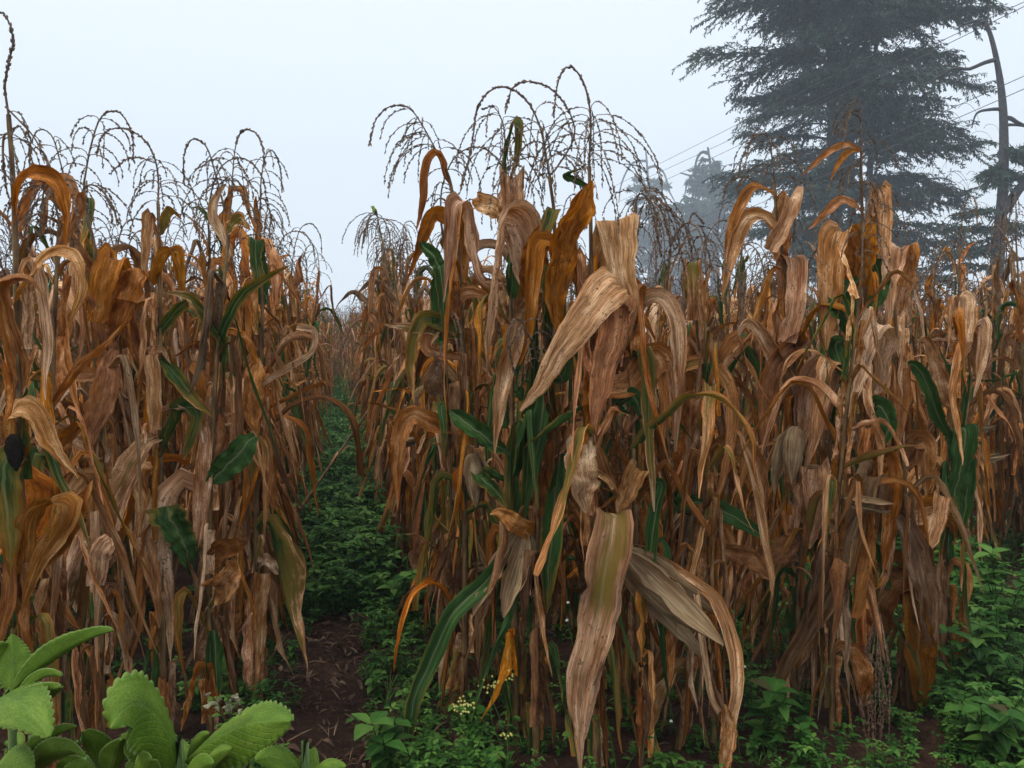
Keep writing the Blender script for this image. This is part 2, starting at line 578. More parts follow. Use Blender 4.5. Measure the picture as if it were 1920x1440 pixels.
def spikelets(mb, p, step, ln, wd, r, spread=.45):
    """Small chaff scales set alternately all along a tassel branch."""
    s = np.concatenate([[0], np.cumsum(np.linalg.norm(np.diff(p, axis=0), axis=1))])
    u = np.arange(step, s[-1], step)
    u = np.clip(u + r.uniform(-.9, .9, len(u)) * step, 0, s[-1])
    u = u[r.uniform(size=len(u)) < .85]
    if len(u) == 0: return
    c = np.stack([np.interp(u, s, p[:, k]) for k in range(3)], 1)
    tg = tangents(p)
    t = unit(np.stack([np.interp(u, s, tg[:, k]) for k in range(3)], 1))
    rnd = unit(r.standard_normal((len(u), 3)))
    side = unit(np.cross(t, rnd))
    d = unit(t + side * r.uniform(spread * .5, spread * 1.5, (len(u), 1)))
    w = unit(np.cross(d, rnd + .01)) * (wd * r.uniform(.7, 1.2, (len(u), 1)))
    L = d * (ln * r.uniform(.45, 1.5, (len(u), 1)))
    V = np.stack([c, c + L * .5 + w, c + L, c + L * .5 - w], 1).reshape(-1, 3)
    q = np.arange(len(V)).reshape(-1, 4)
    mb.add(V, q, None, (0, .5, r.uniform(), .5))


def tassel(mb, spike, r, nbr=12, blen=.22, brad=.0017, srad=.0030, zone=(0.0, .42), lod=1, tilt=None, step=.006):
    """Spike path (world or local points) and arching drooping side branches."""
    p = spline(spike, 22 if lod else 8)
    k = len(p)
    tube(mb, p, np.interp(np.linspace(0, 1, k), [0, .5, 1], [srad * 1.25, srad, srad * .6]), 5 if lod else 3)
    if lod:
        i0 = int(k * zone[1])
        spikelets(mb, p[i0:], step * .33, .013, .0036, r, .42)
    t = tangents(p)
    for b in range(nbr):
        f = zone[0] + (zone[1] - zone[0]) * (b + r.uniform(0, 1)) / nbr
        i = min(k - 2, int(f * (k - 1)))
        a = b * 2.4 + r.uniform(-.5, .5)
        if tilt is not None and r.uniform() < .65:
            a = tilt + r.uniform(-.9, .9)
        out = np.array([math.cos(a), math.sin(a), 0])
        d0 = unit(t[i] * r.uniform(.3, .9) + out * r.uniform(.4, .9) + UPV * r.uniform(.2, .8))
        L = blen * (r.uniform(.65, 1.2) if r.uniform() < .82 else r.uniform(.2, .55)) * (1.1 - .4 * f)
        bp = droop(p[i], d0, L, 12 if lod else 5, r.uniform(.34, .62), -r.uniform(.975, .999), .22, r)
        tube(mb, bp, np.linspace(brad, brad * .6, len(bp)), 3)
        if lod:
            spikelets(mb, bp[2:], step * .6, .012, .0033, r, .32)


def leaf_dat(r, green=None):
    g = green if green else (0 if r.uniform() < .74 else r.uniform(.2, .5) if r.uniform() < .7 else r.uniform(.5, .9))
    return (g, float(np.clip(r.normal(.38, .34), 0, 1)), float(r.uniform()), float(np.clip(r.normal(*((.24, .10), (.52, .14), (.95, .16))[int(r.choice(3, p=(.42, .36, .22)))]), .03, 1.2)))


def rand_leaf(mb, base, az, z, r, style=None, lod=1, dat=None, wscale=1., lscale=1., floor=.03):
    """One withered maize leaf growing from the stalk at base."""
    x = r.uniform()
    style = style or ('hang' if x < .46 else 'arch' if x < .64 else 'snap' if x < .82 else 'stick' if x < .93 else 'up')
    n = 22 if lod else 8
    if style == 'hang':
        L, e0, tb, dt, e1, w = r.uniform(.38, .78), r.uniform(.5, 1.3), r.uniform(.04, .16), r.uniform(.05, .14), -r.uniform(1.15, 1.56), r.uniform(.016, .050)
    elif style == 'arch':
        L, e0, tb, dt, e1, w = r.uniform(.5, .85), r.uniform(.7, 1.25), r.uniform(.12, .35), r.uniform(.25, .6), -r.uniform(.9, 1.55), r.uniform(.018, .052)
    elif style == 'snap':
        L, e0, tb, dt, e1, w = r.uniform(.45, .75), r.uniform(.8, 1.35), r.uniform(.25, .45), r.uniform(.03, .08), -r.uniform(.9, 1.56), r.uniform(.022, .064)
    elif style == 'stick':
        L, e0, tb, dt, e1, w = r.uniform(.25, .5), r.uniform(-.6, 1.2), r.uniform(.3, .8), r.uniform(.1, .5), r.uniform(-1.2, .3), r.uniform(.015, .04)
    else:
        L, e0, tb, dt, e1, w = r.uniform(.2, .4), r.uniform(1., 1.45), .6, .5, r.uniform(-.3, .8), r.uniform(.03, .05)
    L *= lscale
    t = np.linspace(0, 1, n)
    f = np.clip((t - tb) / dt, 0, 1); f = f * f * (3 - 2 * f)
    e = e0 + (e1 - e0) * f + .10 * np.sin(t * r.uniform(3, 8) + r.uniform(0, 6)) * f
    a = az + np.cumsum(r.standard_normal(n)) * .15
    rise = L * max(0, tb) * .8
    if z + rise - L * (1 - tb) < floor:
        L = max(.18, (z + rise - floor) / max(.3, (1 - tb)))
    st = np.stack([np.cos(e) * np.cos(a), np.cos(e) * np.sin(a), np.sin(e)], 1) * (L / n)
    p = np.vstack([base, base + np.cumsum(st, 0)])
    side = np.array([-math.sin(az), math.cos(az), 0])
    dd = dat or leaf_dat(r)
    kind = ('tip', 'tip', 'late', 'blunt', 'spear')[int(r.integers(0, 5))] if style != 'up' else 'tip'
    ribbon(mb, p, w * wscale, side, ref=tb * .6, m=6 if lod else 2, kind=kind, curl=r.normal(.08, .55), fold=r.uniform(.05, .35),
           wave=r.uniform(.05, .2), twist=r.normal(0, 2.2 if style == 'hang' else 1.5), crumple=1.8, dat=dd, r=r, pre=True)


def ear(mb, base, d, length, rad, r, loose=3):
    """A ripe ear in its dry husk: overlapping bracts tapering to a ragged tip."""
    d = unit(np.asarray(d, float))
    a = unit(np.cross(d, np.array([.31, .2, .93]) if abs(d[2]) < .8 else np.array([.9, .3, .1])))
    b = np.cross(d, a)
    n, sd = 14, 14
    t = np.linspace(0, 1, n)
    prof = np.interp(t, [0, .08, .3, .6, .85, 1.], [.35, .72, 1., .88, .48, .12]) * rad
    th = np.arange(sd) * 2 * np.pi / sd
    rad2 = prof[:, None] * (1 + .07 * np.sin(th * 5 + t[:, None] * 2) + .04 * r.standard_normal((n, sd)))
    bend = (a * .12 * length) * (t ** 2)[:, None]
    V = base + d * (t * length)[:, None] + bend
    V = V[:, None] + a * (np.cos(th)[None] * rad2)[..., None] + b * (np.sin(th)[None] * rad2)[..., None]
    i = np.arange(n - 1)[:, None] * sd
    c = np.arange(sd)[None]; c2 = (c + 1) % sd
    q = np.stack([i + c, i + c2, i + sd + c2, i + sd + c], -1).reshape(-1, 4)
    uv = np.zeros((n, sd, 2)); uv[..., 0] = np.abs(np.linspace(-1, 1, sd)); uv[..., 1] = t[:, None]
    mb.add(V.reshape(-1, 3), q, uv.reshape(-1, 2))
    for k in range(loose):
        an = r.uniform(0, 6.28)
        o = a * math.cos(an) + b * math.sin(an)
        s = np.cross(d, o)
        pts = [base + o * rad * .5, base + d * length * .35 + o * rad * 1.12, base + d * length * .75 + o * rad * (1.1 + r.uniform(0, .4)),
               base + d * length * (1.05 + r.uniform(0, .2)) + o * rad * (1. + r.uniform(0, 1.4))]
        ribbon(mb, pts, rad * 1.45, s, m=6, n=14, kind='spear', curl=-.25, fold=-.1, wave=.05, r=r)


def maize_parts(r, h=2.1, lod=1, nleaf=13, ears=1, grn=.1):
    """Returns lists of builders for one random plant with its foot at the origin."""
    lean = r.normal(0, .03, 2)
    z = np.linspace(0, h, 14 if lod else 5)
    bow = r.normal(0, .03, 2)
    path = np.stack([lean[0] * z + bow[0] * np.sin(z * 2), lean[1] * z + bow[1] * np.sin(z * 2.2), z], 1)

    def at(zz):
        return np.array([np.interp(zz, z, path[:, 0]), np.interp(zz, z, path[:, 1]), zz])
    st = MB()
    if lod:
        zz = np.linspace(0, h, 60)
        pp = np.stack([at(q) for q in zz])
        rr = np.interp(zz, [0, h * .5, h], [.0135, .011, .0045]) * (1 + .22 * np.exp(-((zz % .17) - .085) ** 2 / .00012))
        tube(st, pp, rr, 8)
    else:
        tube(st, path, np.linspace(.013, .005, len(path)), 4)
    leaves = []
    az0 = r.uniform(0, 6.28)
    for k in range(nleaf):
        zz = .16 + (h - .24) * (k + r.uniform(0, .6)) / nleaf
        az = az0 + (k % 2) * math.pi + r.normal(0, .55)
        mb = MB()
        top = zz > h * .72
        style = None
        if zz < h * .5 and r.uniform() < .7: style = 'hang'
        if top and r.uniform() < .6: style = 'snap' if r.uniform() < .55 else 'arch' if r.uniform() < .6 else 'up'
        if zz > h * .9 and r.uniform() < .45: style = 'up'
        g = r.uniform(.4, .95) if r.uniform() < grn else 0
        dd = leaf_dat(r, g)
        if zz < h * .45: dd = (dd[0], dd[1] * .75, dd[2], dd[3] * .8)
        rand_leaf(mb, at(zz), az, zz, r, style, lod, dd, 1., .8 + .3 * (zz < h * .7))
        # papery sheath round the stalk
        if lod and r.uniform() < .8:
            o = np.array([math.cos(az), math.sin(az), 0])
            ribbon(mb, [at(max(.02, zz - .17)) + o * .013, at(zz - .06) + o * .015, at(zz + .01) + o * .017], .034, np.array([-o[1], o[0], 0]), n=6, m=6,
                   kind='flat', curl=-.35, fold=-.15, wave=.03, dat=dd, r=r)
        leaves.append(mb)
        if zz < h * .5:
            m2 = MB()
            z2 = zz + r.uniform(.02, .1)
            rand_leaf(m2, at(z2), az + r.normal(PI, .9), z2, r, 'hang', lod, leaf_dat(r, 0), 1., .9)
            leaves.append(m2)
    ta = MB()
    a = r.uniform(0, 6.28)
    b0 = at(h)
    o = np.array([math.cos(a), math.sin(a), 0])
    if r.uniform() < .93:
        q = r.uniform(.5, 1.15)
        sp = [b0, b0 + UPV * .13 + o * .015, b0 + UPV * .25 + o * .07 * q, b0 + UPV * .28 + o * .16 * q, b0 + UPV * .21 + o * .235 * q, b0 + UPV * .1 + o * .255 * q]
    else:
        sp = [b0, b0 + UPV * .16 + o * .02, b0 + UPV * .34 + o * .05]
    tassel(ta, sp, r, int(r.integers(9, 17)) if lod else 6, r.uniform(.13, .22), .0020 if lod else .004, .003 if lod else .005, (.1, .5), lod)
    es = []
    for k in range(ears):
        mb = MB()
        zz = h * r.uniform(.38, .55)
        az = r.uniform(0, 6.28)
        dr = np.array([math.cos(az), math.sin(az), r.uniform(-1.6, .6)])
        ear(mb, at(zz) + unit(dr) * .015, dr, r.uniform(.16, .22), r.uniform(.016, .022), r)
        es.append(mb)
    return st, leaves, ta, es


def make_plant(r, mode, **kw):
    """mode 'full': every leaf its own part; 'group': all leaves one foliage part."""
    st, leaves, ta, es = maize_parts(r, **kw)
    out = [('stalk', st.mesh('stalk', M['stalk'])), ('tassel', ta.mesh('tassel', M['tassel'], smooth=False))]
    if mode == 'full':
        out += [('leaf', mb.mesh('leaf', M['leaf'])) for mb in leaves]
    else:
        f = MB()
        for mb in leaves:
            for a_ in zip(mb.v, mb.q, mb.uv, mb.d):
                pass
            v, q, uv, d = mb.arrays()
            f.add(v, q, uv, d)
        out.append(('foliage', f.mesh('foliage', M['leaf'])))
    out += [('ear', mb.mesh('ear', M['husk'])) for mb in es]
    return out


def put_plant(meshes, x, y, rz, sc, label, group, tilt=(0, 0)):
    t = empty('maize_plant', (x, y, float(gh(x, y)) - .01), label, 'maize plant', group)
    t.rotation_euler = (tilt[0], tilt[1], rz)
    t.scale = (sc, sc, sc)
    for nm, me in meshes:
        o = bpy.data.objects.new(nm, me)
        C.objects.link(o)
        o.parent = t
    return t


# ------------------------------------------------------------------ the plants of the front edge, leaf by leaf
GF = 'maize plants along the front edge of the field'
HERO_XY = []


def hero(label, D, stalk, leaves=(), tas=None, ears=(), fill=0, seed=1, grn=.05, zmax=1.5, extra=None, srad=(.014, .006)):
    """stalk: pixel x, y (and depth offset) from the foot up; leaves: (points, width in pixels, settings)."""
    r = np.random.default_rng(seed)
    pts = [P(s_[0], s_[1], D + (s_[2] if len(s_) > 2 else 0)) for s_ in stalk]
    pts[0][2] = float(gh(pts[0][0], pts[0][1])) - .02
    base = pts[0].copy()
    HERO_XY.append((base[0], base[1]))
    t = empty('maize_plant', base, label, 'maize plant', GF)
    sp = spline(pts, 60)
    mb = MB()
    zz = sp[:, 2]
    tube(mb, sp, np.interp(np.linspace(0, 1, 61), [0, 1], srad) * (1 + .22 * np.exp(-((zz % .17) - .085) ** 2 / .00012)), 8)
    mb.build('stalk', M['stalk'], t, base)

    def at(z):
        i = int(np.argmin(np.abs(zz - z)))
        return sp[i]
    for lf in leaves:
        pl, wpx, st = lf[0], lf[1], dict(lf[2]) if len(lf) > 2 else {}
        dz = st.pop('d', 0.)
        lp = [P(q[0], q[1], D + dz + (q[2] if len(q) > 2 else 0)) for q in pl]
        if st.pop('attach', True):
            a0 = at(min(lp[0][2] - .03, zz.max()))
            lp = [a0] + lp if np.linalg.norm(a0 - lp[0]) > .02 else lp
        gg, ti, pa = st.pop('g', 0.), st.pop('t', .5), st.pop('p', .5)
        side = st.pop('side', None)
        if side is None:
            k = st.get('ref', .6)
            pp = spline(lp, 24)
            tg = tangents(pp)[int(k * 24)]
            side = np.cross(tg, unit(pp[int(k * 24)] - np.array([0, 0, CAMZ])))
        b = MB()
        args = dict(ref=.6, n=34, m=8, kind='tip', curl=r.normal(.12, .15), fold=.15, wave=.10, twist=r.normal(0, .45), crumple=1.3)
        args.update(st)
        ribbon(b, lp, wpx / FPX * D, side, dat=(gg, ti, r.uniform(), pa), r=r, **args)
        b.build('leaf', M['leaf'], t, base)
    fill = int(fill * 2.1)
    for k in range(fill):
        z = .16 + (min(zmax + .3, zz.max() - .1) - .16) * ((k + r.uniform(0, .8)) / fill) ** 1.25
        az = r.uniform(0, 6.28)
        b = MB()
        dd = leaf_dat(r, r.uniform(.4, .9) if r.uniform() < grn else 0)
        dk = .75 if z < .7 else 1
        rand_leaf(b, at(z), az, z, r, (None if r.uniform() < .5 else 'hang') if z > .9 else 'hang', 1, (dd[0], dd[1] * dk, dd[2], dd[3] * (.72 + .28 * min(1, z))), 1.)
        o = np.array([math.cos(az), math.sin(az), 0])
        ribbon(b, [at(max(.02, z - .17)) + o * .013, at(z - .06) + o * .015, at(z + .01) + o * .017], .036, np.array([-o[1], o[0], 0]), n=6, m=6,
               kind='flat', curl=-.35, fold=-.15, wave=.03, dat=dd, r=r)
        b.build('leaf', M['leaf'], t, base)
    if tas:
        b = MB()
        for tt in (tas if isinstance(tas, list) else [tas]):
            tt = dict(tt)
            s3 = [P(q[0], q[1], D + (q[2] if len(q) > 2 else 0)) for q in tt.pop('spike')]
            if tt.pop('join', True): s3 = [sp[-1]] + s3 if np.linalg.norm(sp[-1] - s3[0]) > .01 else s3
            tassel(b, s3, r, **tt)
        b.build('tassel', M['tassel'], t, base, smooth=False)
    for e in ears:
        b = MB()
        a0, a1 = P(*e[0]), P(*e[1])
        ear(b, a0, a1 - a0, np.linalg.norm(a1 - a0), e[2] / FPX * D / 2, r, e[3] if len(e) > 3 else 3)
        o = b.build('ear', M[e[4]] if len(e) > 4 else M['husk'], t, base)
    if extra: extra(t, base)
    return t


RU, TA, MI = .05, .85, .45
PI = math.pi

# --- middle block
hero('tall maize plant with the highest hooked tassel and a long pale leaf slanting down', 2.75,
     [(1120, 1455), (1112, 1000), (1110, 700), (1108, 450), (1105, 312)],
     [([(1135, 520, .05), (1146, 425, 0), (1152, 408, -.05), (1160, 470, -.09), (1168, 560, -.08), (1166, 640, -.04)], 84, dict(t=.62, p=.66, kind='tip', curl=-.05, wave=.03)),
      ([(1040, 560, 0), (1062, 455, -.03), (1085, 390, -.05), (1100, 345, -.05)], 62, dict(t=.12, p=.62, kind='spear', curl=.3, attach=False)),
      ([(1050, 640, .0), (1035, 560, -.02), (1060, 470, -.04), (1100, 352, -.04)], 52, dict(t=.08, p=.5, kind='spear', curl=.3, attach=False)),
      ([(1152, 650, 0), (1160, 575, -.04), (1145, 540, -.10), (1105, 585, -.14), (1055, 655, -.15), (1010, 725, -.14), (975, 772, -.12)], 84,
       dict(t=.95, p=.72, kind='tip', fold=.08, ref=.45, wave=.04)),
      ([(1172, 560, 0), (1165, 545, -.06), (1145, 620, -.08), (1125, 720, -.08), (1108, 840, -.07)], 72, dict(t=.15, p=.58, kind='tip', ref=.6)),
      ([(1110, 700, 0), (1108, 760, -.03), (1104, 840, -.03)], 34, dict(t=.1, p=.55, kind='flat', curl=.3, attach=False)),
      ([(1116, 1040, 0), (1140, 968, -.08), (1152, 985, -.14), (1142, 1060, -.16), (1126, 1160, -.17), (1098, 1290, -.16), (1102, 1440, -.15)], 92,
       dict(t=.45, p=.42, g=.33, kind='late', ref=.45, wave=.16, fold=.28, curl=-.2, twist=.8)),
      ([(1100, 660, 0), (1068, 500, .05), (1030, 455, .03), (1000, 470, 0), (990, 620, 0), (970, 690, .02)], 50, dict(t=.2, p=.45)),
      ([(1180, 720, .02), (1228, 665, .02), (1250, 720, 0), (1240, 830, 0)], 55, dict(t=.4, p=.5)),
      ([(1100, 820, -.02), (1090, 900, -.05), (1100, 960, -.06)], 70, dict(t=.7, p=.5, kind='spear')),
      ([(1060, 330, 0), (1072, 320, -.02), (1085, 318, -.03)], 16, dict(g=.8, t=.3, kind='spear'))],
     [dict(spike=[(1105, 300), (1108, 240), (1104, 190), (1092, 150), (1070, 124), (1052, 138), (1043, 170), (1038, 218)], nbr=26, blen=.36, zone=(.0, .36), srad=.0036)],
     fill=9, seed=11)
hero('brown maize plant with two overlapping bowed tassels above a broad tan leaf folded over', 2.9,
     [(1005, 1445), (1010, 900), (1028, 600), (1040, 430), (1030, 330)],
     [([(1000, 530, .06), (985, 430, .03), (955, 402, -.04), (938, 450, -.08), (932, 550, -.08), (922, 650, -.05)], 90, dict(t=.7, p=.68, kind='late', ref=.45, wave=.03, curl=-.05)),
      ([(985, 560, .02), (1003, 470, .02), (1008, 420, .0)], 60, dict(t=.05, p=.5, kind='spear', attach=False)),
      ([(1004, 480, 0), (1003, 600, -.03), (1000, 720, -.04), (992, 850, -.04), (985, 945, -.02)], 22, dict(g=.85, t=.2, kind='flat', fold=.3, attach=False)),
      ([(1015, 655, 0), (1018, 720, -.06), (1010, 820, -.07), (992, 920, -.06), (982, 990, -.04)], 34, dict(g=.9, t=.4, kind='tip', fold=.2, attach=False)),
      ([(1052, 850, 0), (1046, 900, -.05), (1036, 1000, -.07), (1018, 1150, -.05)], 46, dict(g=.72, t=.1, kind='late', fold=.25, attach=False)),
      ([(1060, 700, 0), (1045, 640, 0), (1050, 500, 0)], 40, dict(g=.7, kind='spear')),
      ([(1010, 560, 0), (975, 600, -.05), (945, 720, -.05), (925, 850, -.03)], 44, dict(t=.6, p=.5)),
      ([(1020, 440, 0), (1040, 390, .0), (1020, 450, -.04), (1012, 520, -.05)], 28, dict(g=.55, t=.3, attach=False)),
      ([(1000, 1000, 0), (975, 985, -.06), (940, 960, -.06), (918, 958, -.05)], 40, dict(t=.15, p=.5, kind='spear'))],
     [dict(spike=[(1022, 280), (1010, 230), (985, 185), (945, 162), (912, 175), (893, 212), (886, 265), (872, 325), (862, 362)], nbr=20, blen=.34, zone=(.0, .30), srad=.0033),
      dict(spike=[(1040, 320), (1076, 260), (1070, 215), (1040, 172), (1000, 153), (965, 160), (952, 190), (948, 212)], nbr=10, blen=.22, zone=(.05, .4), srad=.0030)],
     fill=9, seed=12, grn=.15)
hero('maize plant with a yellow green leaf inside its tassel and a long green leaf trailing', 3.0,
     [(968, 1440), (962, 900), (958, 600), (955, 430), (950, 345)],
     [([(958, 440, .04), (960, 350, .01), (955, 338, -.03), (950, 390, -.06), (948, 455, -.05)], 60, dict(t=.5, p=.62, kind='blunt', wave=.05, attach=False)),
      ([(950, 350, 0), (948, 300, 0), (962, 232, -.02), (970, 240, -.03), (966, 300, -.04), (952, 345, -.03)], 20, dict(g=.62, t=.2, kind='spear', attach=False)),
      ([(985, 1000, 0), (950, 1040, -.10), (905, 1090, -.14), (850, 1140, -.17), (812, 1215, -.18), (772, 1310, -.18), (765, 1395, -.17), (795, 1450, -.15)], 38,
       dict(g=.78, t=.1, p=.55, kind='late', ref=.4, fold=.22)),
      ([(845, 772, 0), (885, 800, -.05), (925, 830, -.06), (960, 852, -.05)], 42, dict(g=.85, t=.8, kind='spear', attach=False)),
      ([(905, 900, 0), (935, 925, -.03), (960, 960, -.03)], 34, dict(g=.7, t=.4, kind='spear')),
      ([(900, 520, .03), (870, 385, 0), (850, 378, -.05), (848, 450, -.06), (835, 560, -.04)], 42, dict(t=.5, p=.55)),
      ([(890, 390, 0), (920, 385, -.05), (940, 408, -.06), (930, 418, -.06)], 42, dict(t=.9, p=.72, kind='spear', attach=False)),
      ([(960, 560, 0), (962, 480, -.03), (958, 455, -.05), (958, 520, -.06)], 26, dict(g=.85, attach=False))],
     [dict(spike=[(948, 300), (946, 250), (940, 222), (925, 200), (905, 205)], nbr=24, blen=.34, zone=(.05, .8), srad=.0028)],
     ears=[((990, 1000, 2.92), (958, 1130, 2.90), 62)],
     fill=10, seed=13, grn=.15)
hero('maize plant whose slanting tassel leans out over the left edge of the middle block', 3.15,
     [(872, 1410), (870, 800), (862, 500), (846, 352), (828, 300)],
     [([(832, 330, 0), (818, 290, -.02), (800, 318, -.03), (790, 385, -.03), (782, 430, -.02)], 22, dict(t=.12, p=.6, kind='spear', fold=.4)),
      ([(862, 520, .03), (862, 395, 0), (852, 380, -.05), (845, 470, -.06), (838, 600, -.04)], 40, dict(t=.45, p=.55)),
      ([(830, 640, 0), (825, 540, -.04), (826, 500, -.06), (832, 570, -.07), (836, 640, -.06)], 34, dict(g=.75, t=.3, attach=False)),
      ([(790, 455, 0), (812, 480, -.04), (828, 520, -.04)], 30, dict(g=.9, kind='spear', attach=False)),
      ([(800, 650, 0), (832, 590, 0), (875, 545, -.03), (920, 560, -.05), (945, 610, -.05)], 34, dict(t=.3, p=.6, kind='spear', twist=1.)),
      ([(808, 615, 0), (770, 612, -.03), (722, 606, -.05)], 24, dict(g=.5, t=.5, kind='spear')),
      ([(830, 760, 0), (832, 800, -.03), (832, 850, -.03)], 22, dict(g=.75, t=.2)),
      ([(820, 800, 0), (770, 780, -.05), (745, 830, -.06), (740, 960, -.05)], 40, dict(t=.3, p=.5)),
      ([(880, 860, 0), (895, 845, -.05), (890, 940, -.06)], 50, dict(t=.85, p=.6, kind='spear', attach=False)),
      ([(860, 620, 0), (790, 600, -.02), (770, 680, -.02), (778, 760, -.02)], 34, dict(g=.5, t=.4)),
      ([(850, 420, .03), (815, 400, .02), (795, 440, .02), (770, 520, .02)], 36, dict(t=.1, p=.6))],
     [dict(spike=[(820, 286), (795, 240), (772, 206), (755, 198), (730, 200), (706, 222), (696, 255), (693, 272)], nbr=22, blen=.28, zone=(.06, .42), srad=.0026, tilt=PI)],
     ears=[((885, 850, 3.05), (890, 950, 3.04), 36, 1)],
     fill=9, seed=14, grn=.15)
hero('maize plant with a cream open ear husk jutting right and a bushy drooping tassel', 2.8,
     [(1205, 1450), (1192, 1000), (1186, 700), (1184, 520), (1192, 385)],
     [([(1186, 700, 0), (1205, 655, -.04), (1214, 720, -.06), (1216, 850, -.07), (1224, 960, -.05)], 34, dict(g=.55, t=.7, p=.7, kind='tip', fold=.2)),
      ([(1180, 640, 0), (1205, 570, -.03), (1245, 560, -.07), (1270, 620, -.08), (1272, 760, -.06), (1268, 850, -.05)], 38, dict(g=.3, t=.5, p=.6)),
      ([(1238, 905, 0), (1230, 960, -.04), (1215, 1060, -.05), (1212, 1140, -.04)], 30, dict(g=.75, t=.2, kind='spear')),
      ([(1200, 1030, 0), (1300, 1088, -.06), (1345, 1125, -.08), (1374, 1210, -.09), (1380, 1290, -.09), (1368, 1360, -.09), (1360, 1450, -.08)], 30,
       dict(t=.9, p=.75, kind='flat', curl=.3, fold=.3)),
      ([(1290, 1085, 0), (1306, 1110, -.08), (1318, 1200, -.09), (1334, 1300, -.09), (1352, 1335, -.09)], 14, dict(t=.95, p=.7, kind='flat', attach=False)),
      ([(1360, 1320, -.09), (1366, 1380, -.1), (1358, 1455, -.1)], 34, dict(t=.5, p=.6, kind='spear', attach=False)),
      ([(1160, 760, 0), (1185, 745, -.04), (1200, 790, -.04)], 36, dict(g=.9, t=.5, kind='spear')),
      ([(1180, 800, 0), (1240, 700, -.02), (1262, 720, -.04), (1260, 830, -.03)], 40, dict(t=.4, p=.55)),
      ([(1200, 900, 0), (1190, 880, -.05), (1150, 960, -.06)], 46, dict(t=.3, p=.4, kind='spear')),
      ([(1200, 1080, 0), (1250, 1105, -.05), (1258, 1180, -.05), (1252, 1290, -.04)], 28, dict(g=.35, t=.3, p=.6, kind='late'))],
     [dict(spike=[(1195, 372), (1202, 362), (1216, 378), (1228, 420), (1240, 480)], nbr=26, blen=.27, zone=(.0, .55), srad=.003)],
     ears=[((1172, 1040, 2.72), (1318, 1185, 2.66), 62, 3)],
     fill=8, seed=15)
hero('maize plant with an orange yellow arching strap leaf just right of the cream husk', 3.0,
     [(1338, 1420), (1332, 1000), (1320, 750), (1302, 560), (1298, 495)],
     [([(1282, 690, 0), (1320, 682, -.04), (1358, 715, -.08), (1372, 790, -.09), (1352, 900, -.08), (1335, 960, -.06)], 30, dict(g=.33, t=.1, p=.7, kind='tip')),
      ([(1300, 560, 0), (1300, 490, -.03), (1302, 540, -.06), (1300, 600, -.05)], 40, dict(g=.45, t=.4, p=.55, kind='blunt')),
      ([(1270, 950, 0), (1320, 945, -.05), (1390, 975, -.08), (1452, 1022, -.07)], 38, dict(g=.92, t=.7, kind='spear')),
      ([(1320, 780, 0), (1300, 750, -.03), (1290, 850, -.04), (1285, 960, -.04)], 40, dict(t=.4, p=.5)),
      ([(1330, 860, 0), (1390, 830, -.03), (1420, 880, -.04), (1425, 1010, -.04)], 44, dict(t=.3, p=.45)),
      ([(1340, 1030, 0), (1400, 1040, -.03), (1450, 1080, -.04)], 40, dict(t=.1, p=.3, kind='spear'))],
     [dict(spike=[(1297, 470), (1290, 430), (1300, 400), (1320, 420)], nbr=10, blen=.22, zone=(.0, .6))],
     fill=9, seed=16, grn=.1)
hero('maize plant with a bowed tassel and curling tan leaves before the tall conifer', 3.3,
     [(1485, 1400), (1500, 1000), (1490, 700), (1470, 500), (1456, 400), (1452, 345)],
     [([(1468, 480, .03), (1478, 385, 0), (1492, 372, -.05), (1480, 420, -.08), (1450, 470, -.07)], 44, dict(t=.5, p=.66, kind='blunt', fold=.05)),
      ([(1456, 372, 0), (1430, 355, -.03), (1400, 360, -.05), (1372, 420, -.05), (1356, 520, -.04)], 24, dict(t=.25, p=.7, kind='late', fold=.3)),
      ([(1475, 520, 0), (1440, 420, -.02), (1400, 410, -.05), (1372, 470, -.06), (1352, 560, -.05)], 36, dict(t=.5, p=.65, kind='late')),
      ([(1470, 620, .03), (1478, 500, 0), (1492, 488, -.05), (1490, 560, -.07), (1478, 640, -.05)], 48, dict(t=.5, p=.6, kind='blunt')),
      ([(1470, 500, 0), (1466, 440, 0), (1480, 405, 0)], 24, dict(t=.1, p=.45, kind='spear')),
      ([(1500, 760, 0), (1440, 640, -.02), (1400, 600, -.05), (1370, 660, -.06)], 40, dict(t=.7, p=.6)),
      ([(1500, 820, 0), (1520, 700, -.05), (1550, 690, -.07), (1530, 800, -.08), (1500, 900, -.06)], 46, dict(t=.65, p=.6)),
      ([(1500, 1000, 0), (1525, 880, -.08), (1524, 950, -.1), (1520, 1030, -.09)], 56, dict(t=.75, p=.66, kind='spear', attach=False)),
      ([(1500, 1010, 0), (1450, 1040, -.05), (1400, 1080, -.05)], 50, dict(t=.05, p=.28, kind='spear')),
      ([(1490, 640, 0), (1440, 700, -.03), (1425, 860, -.03)], 52, dict(t=.2, p=.5))],
     [dict(spike=[(1448, 300), (1442, 262), (1428, 250), (1405, 268), (1390, 300), (1384, 330)], nbr=16, blen=.26, zone=(.0, .5), srad=.003),
      dict(spike=[(1425, 345), (1395, 332), (1365, 345), (1354, 385)], nbr=2, blen=.12, zone=(.0, .3), join=False)],
     ears=[((1492, 800, 3.15), (1476, 905, 3.13), 38, 1)],
     fill=9, seed=17, grn=.1)
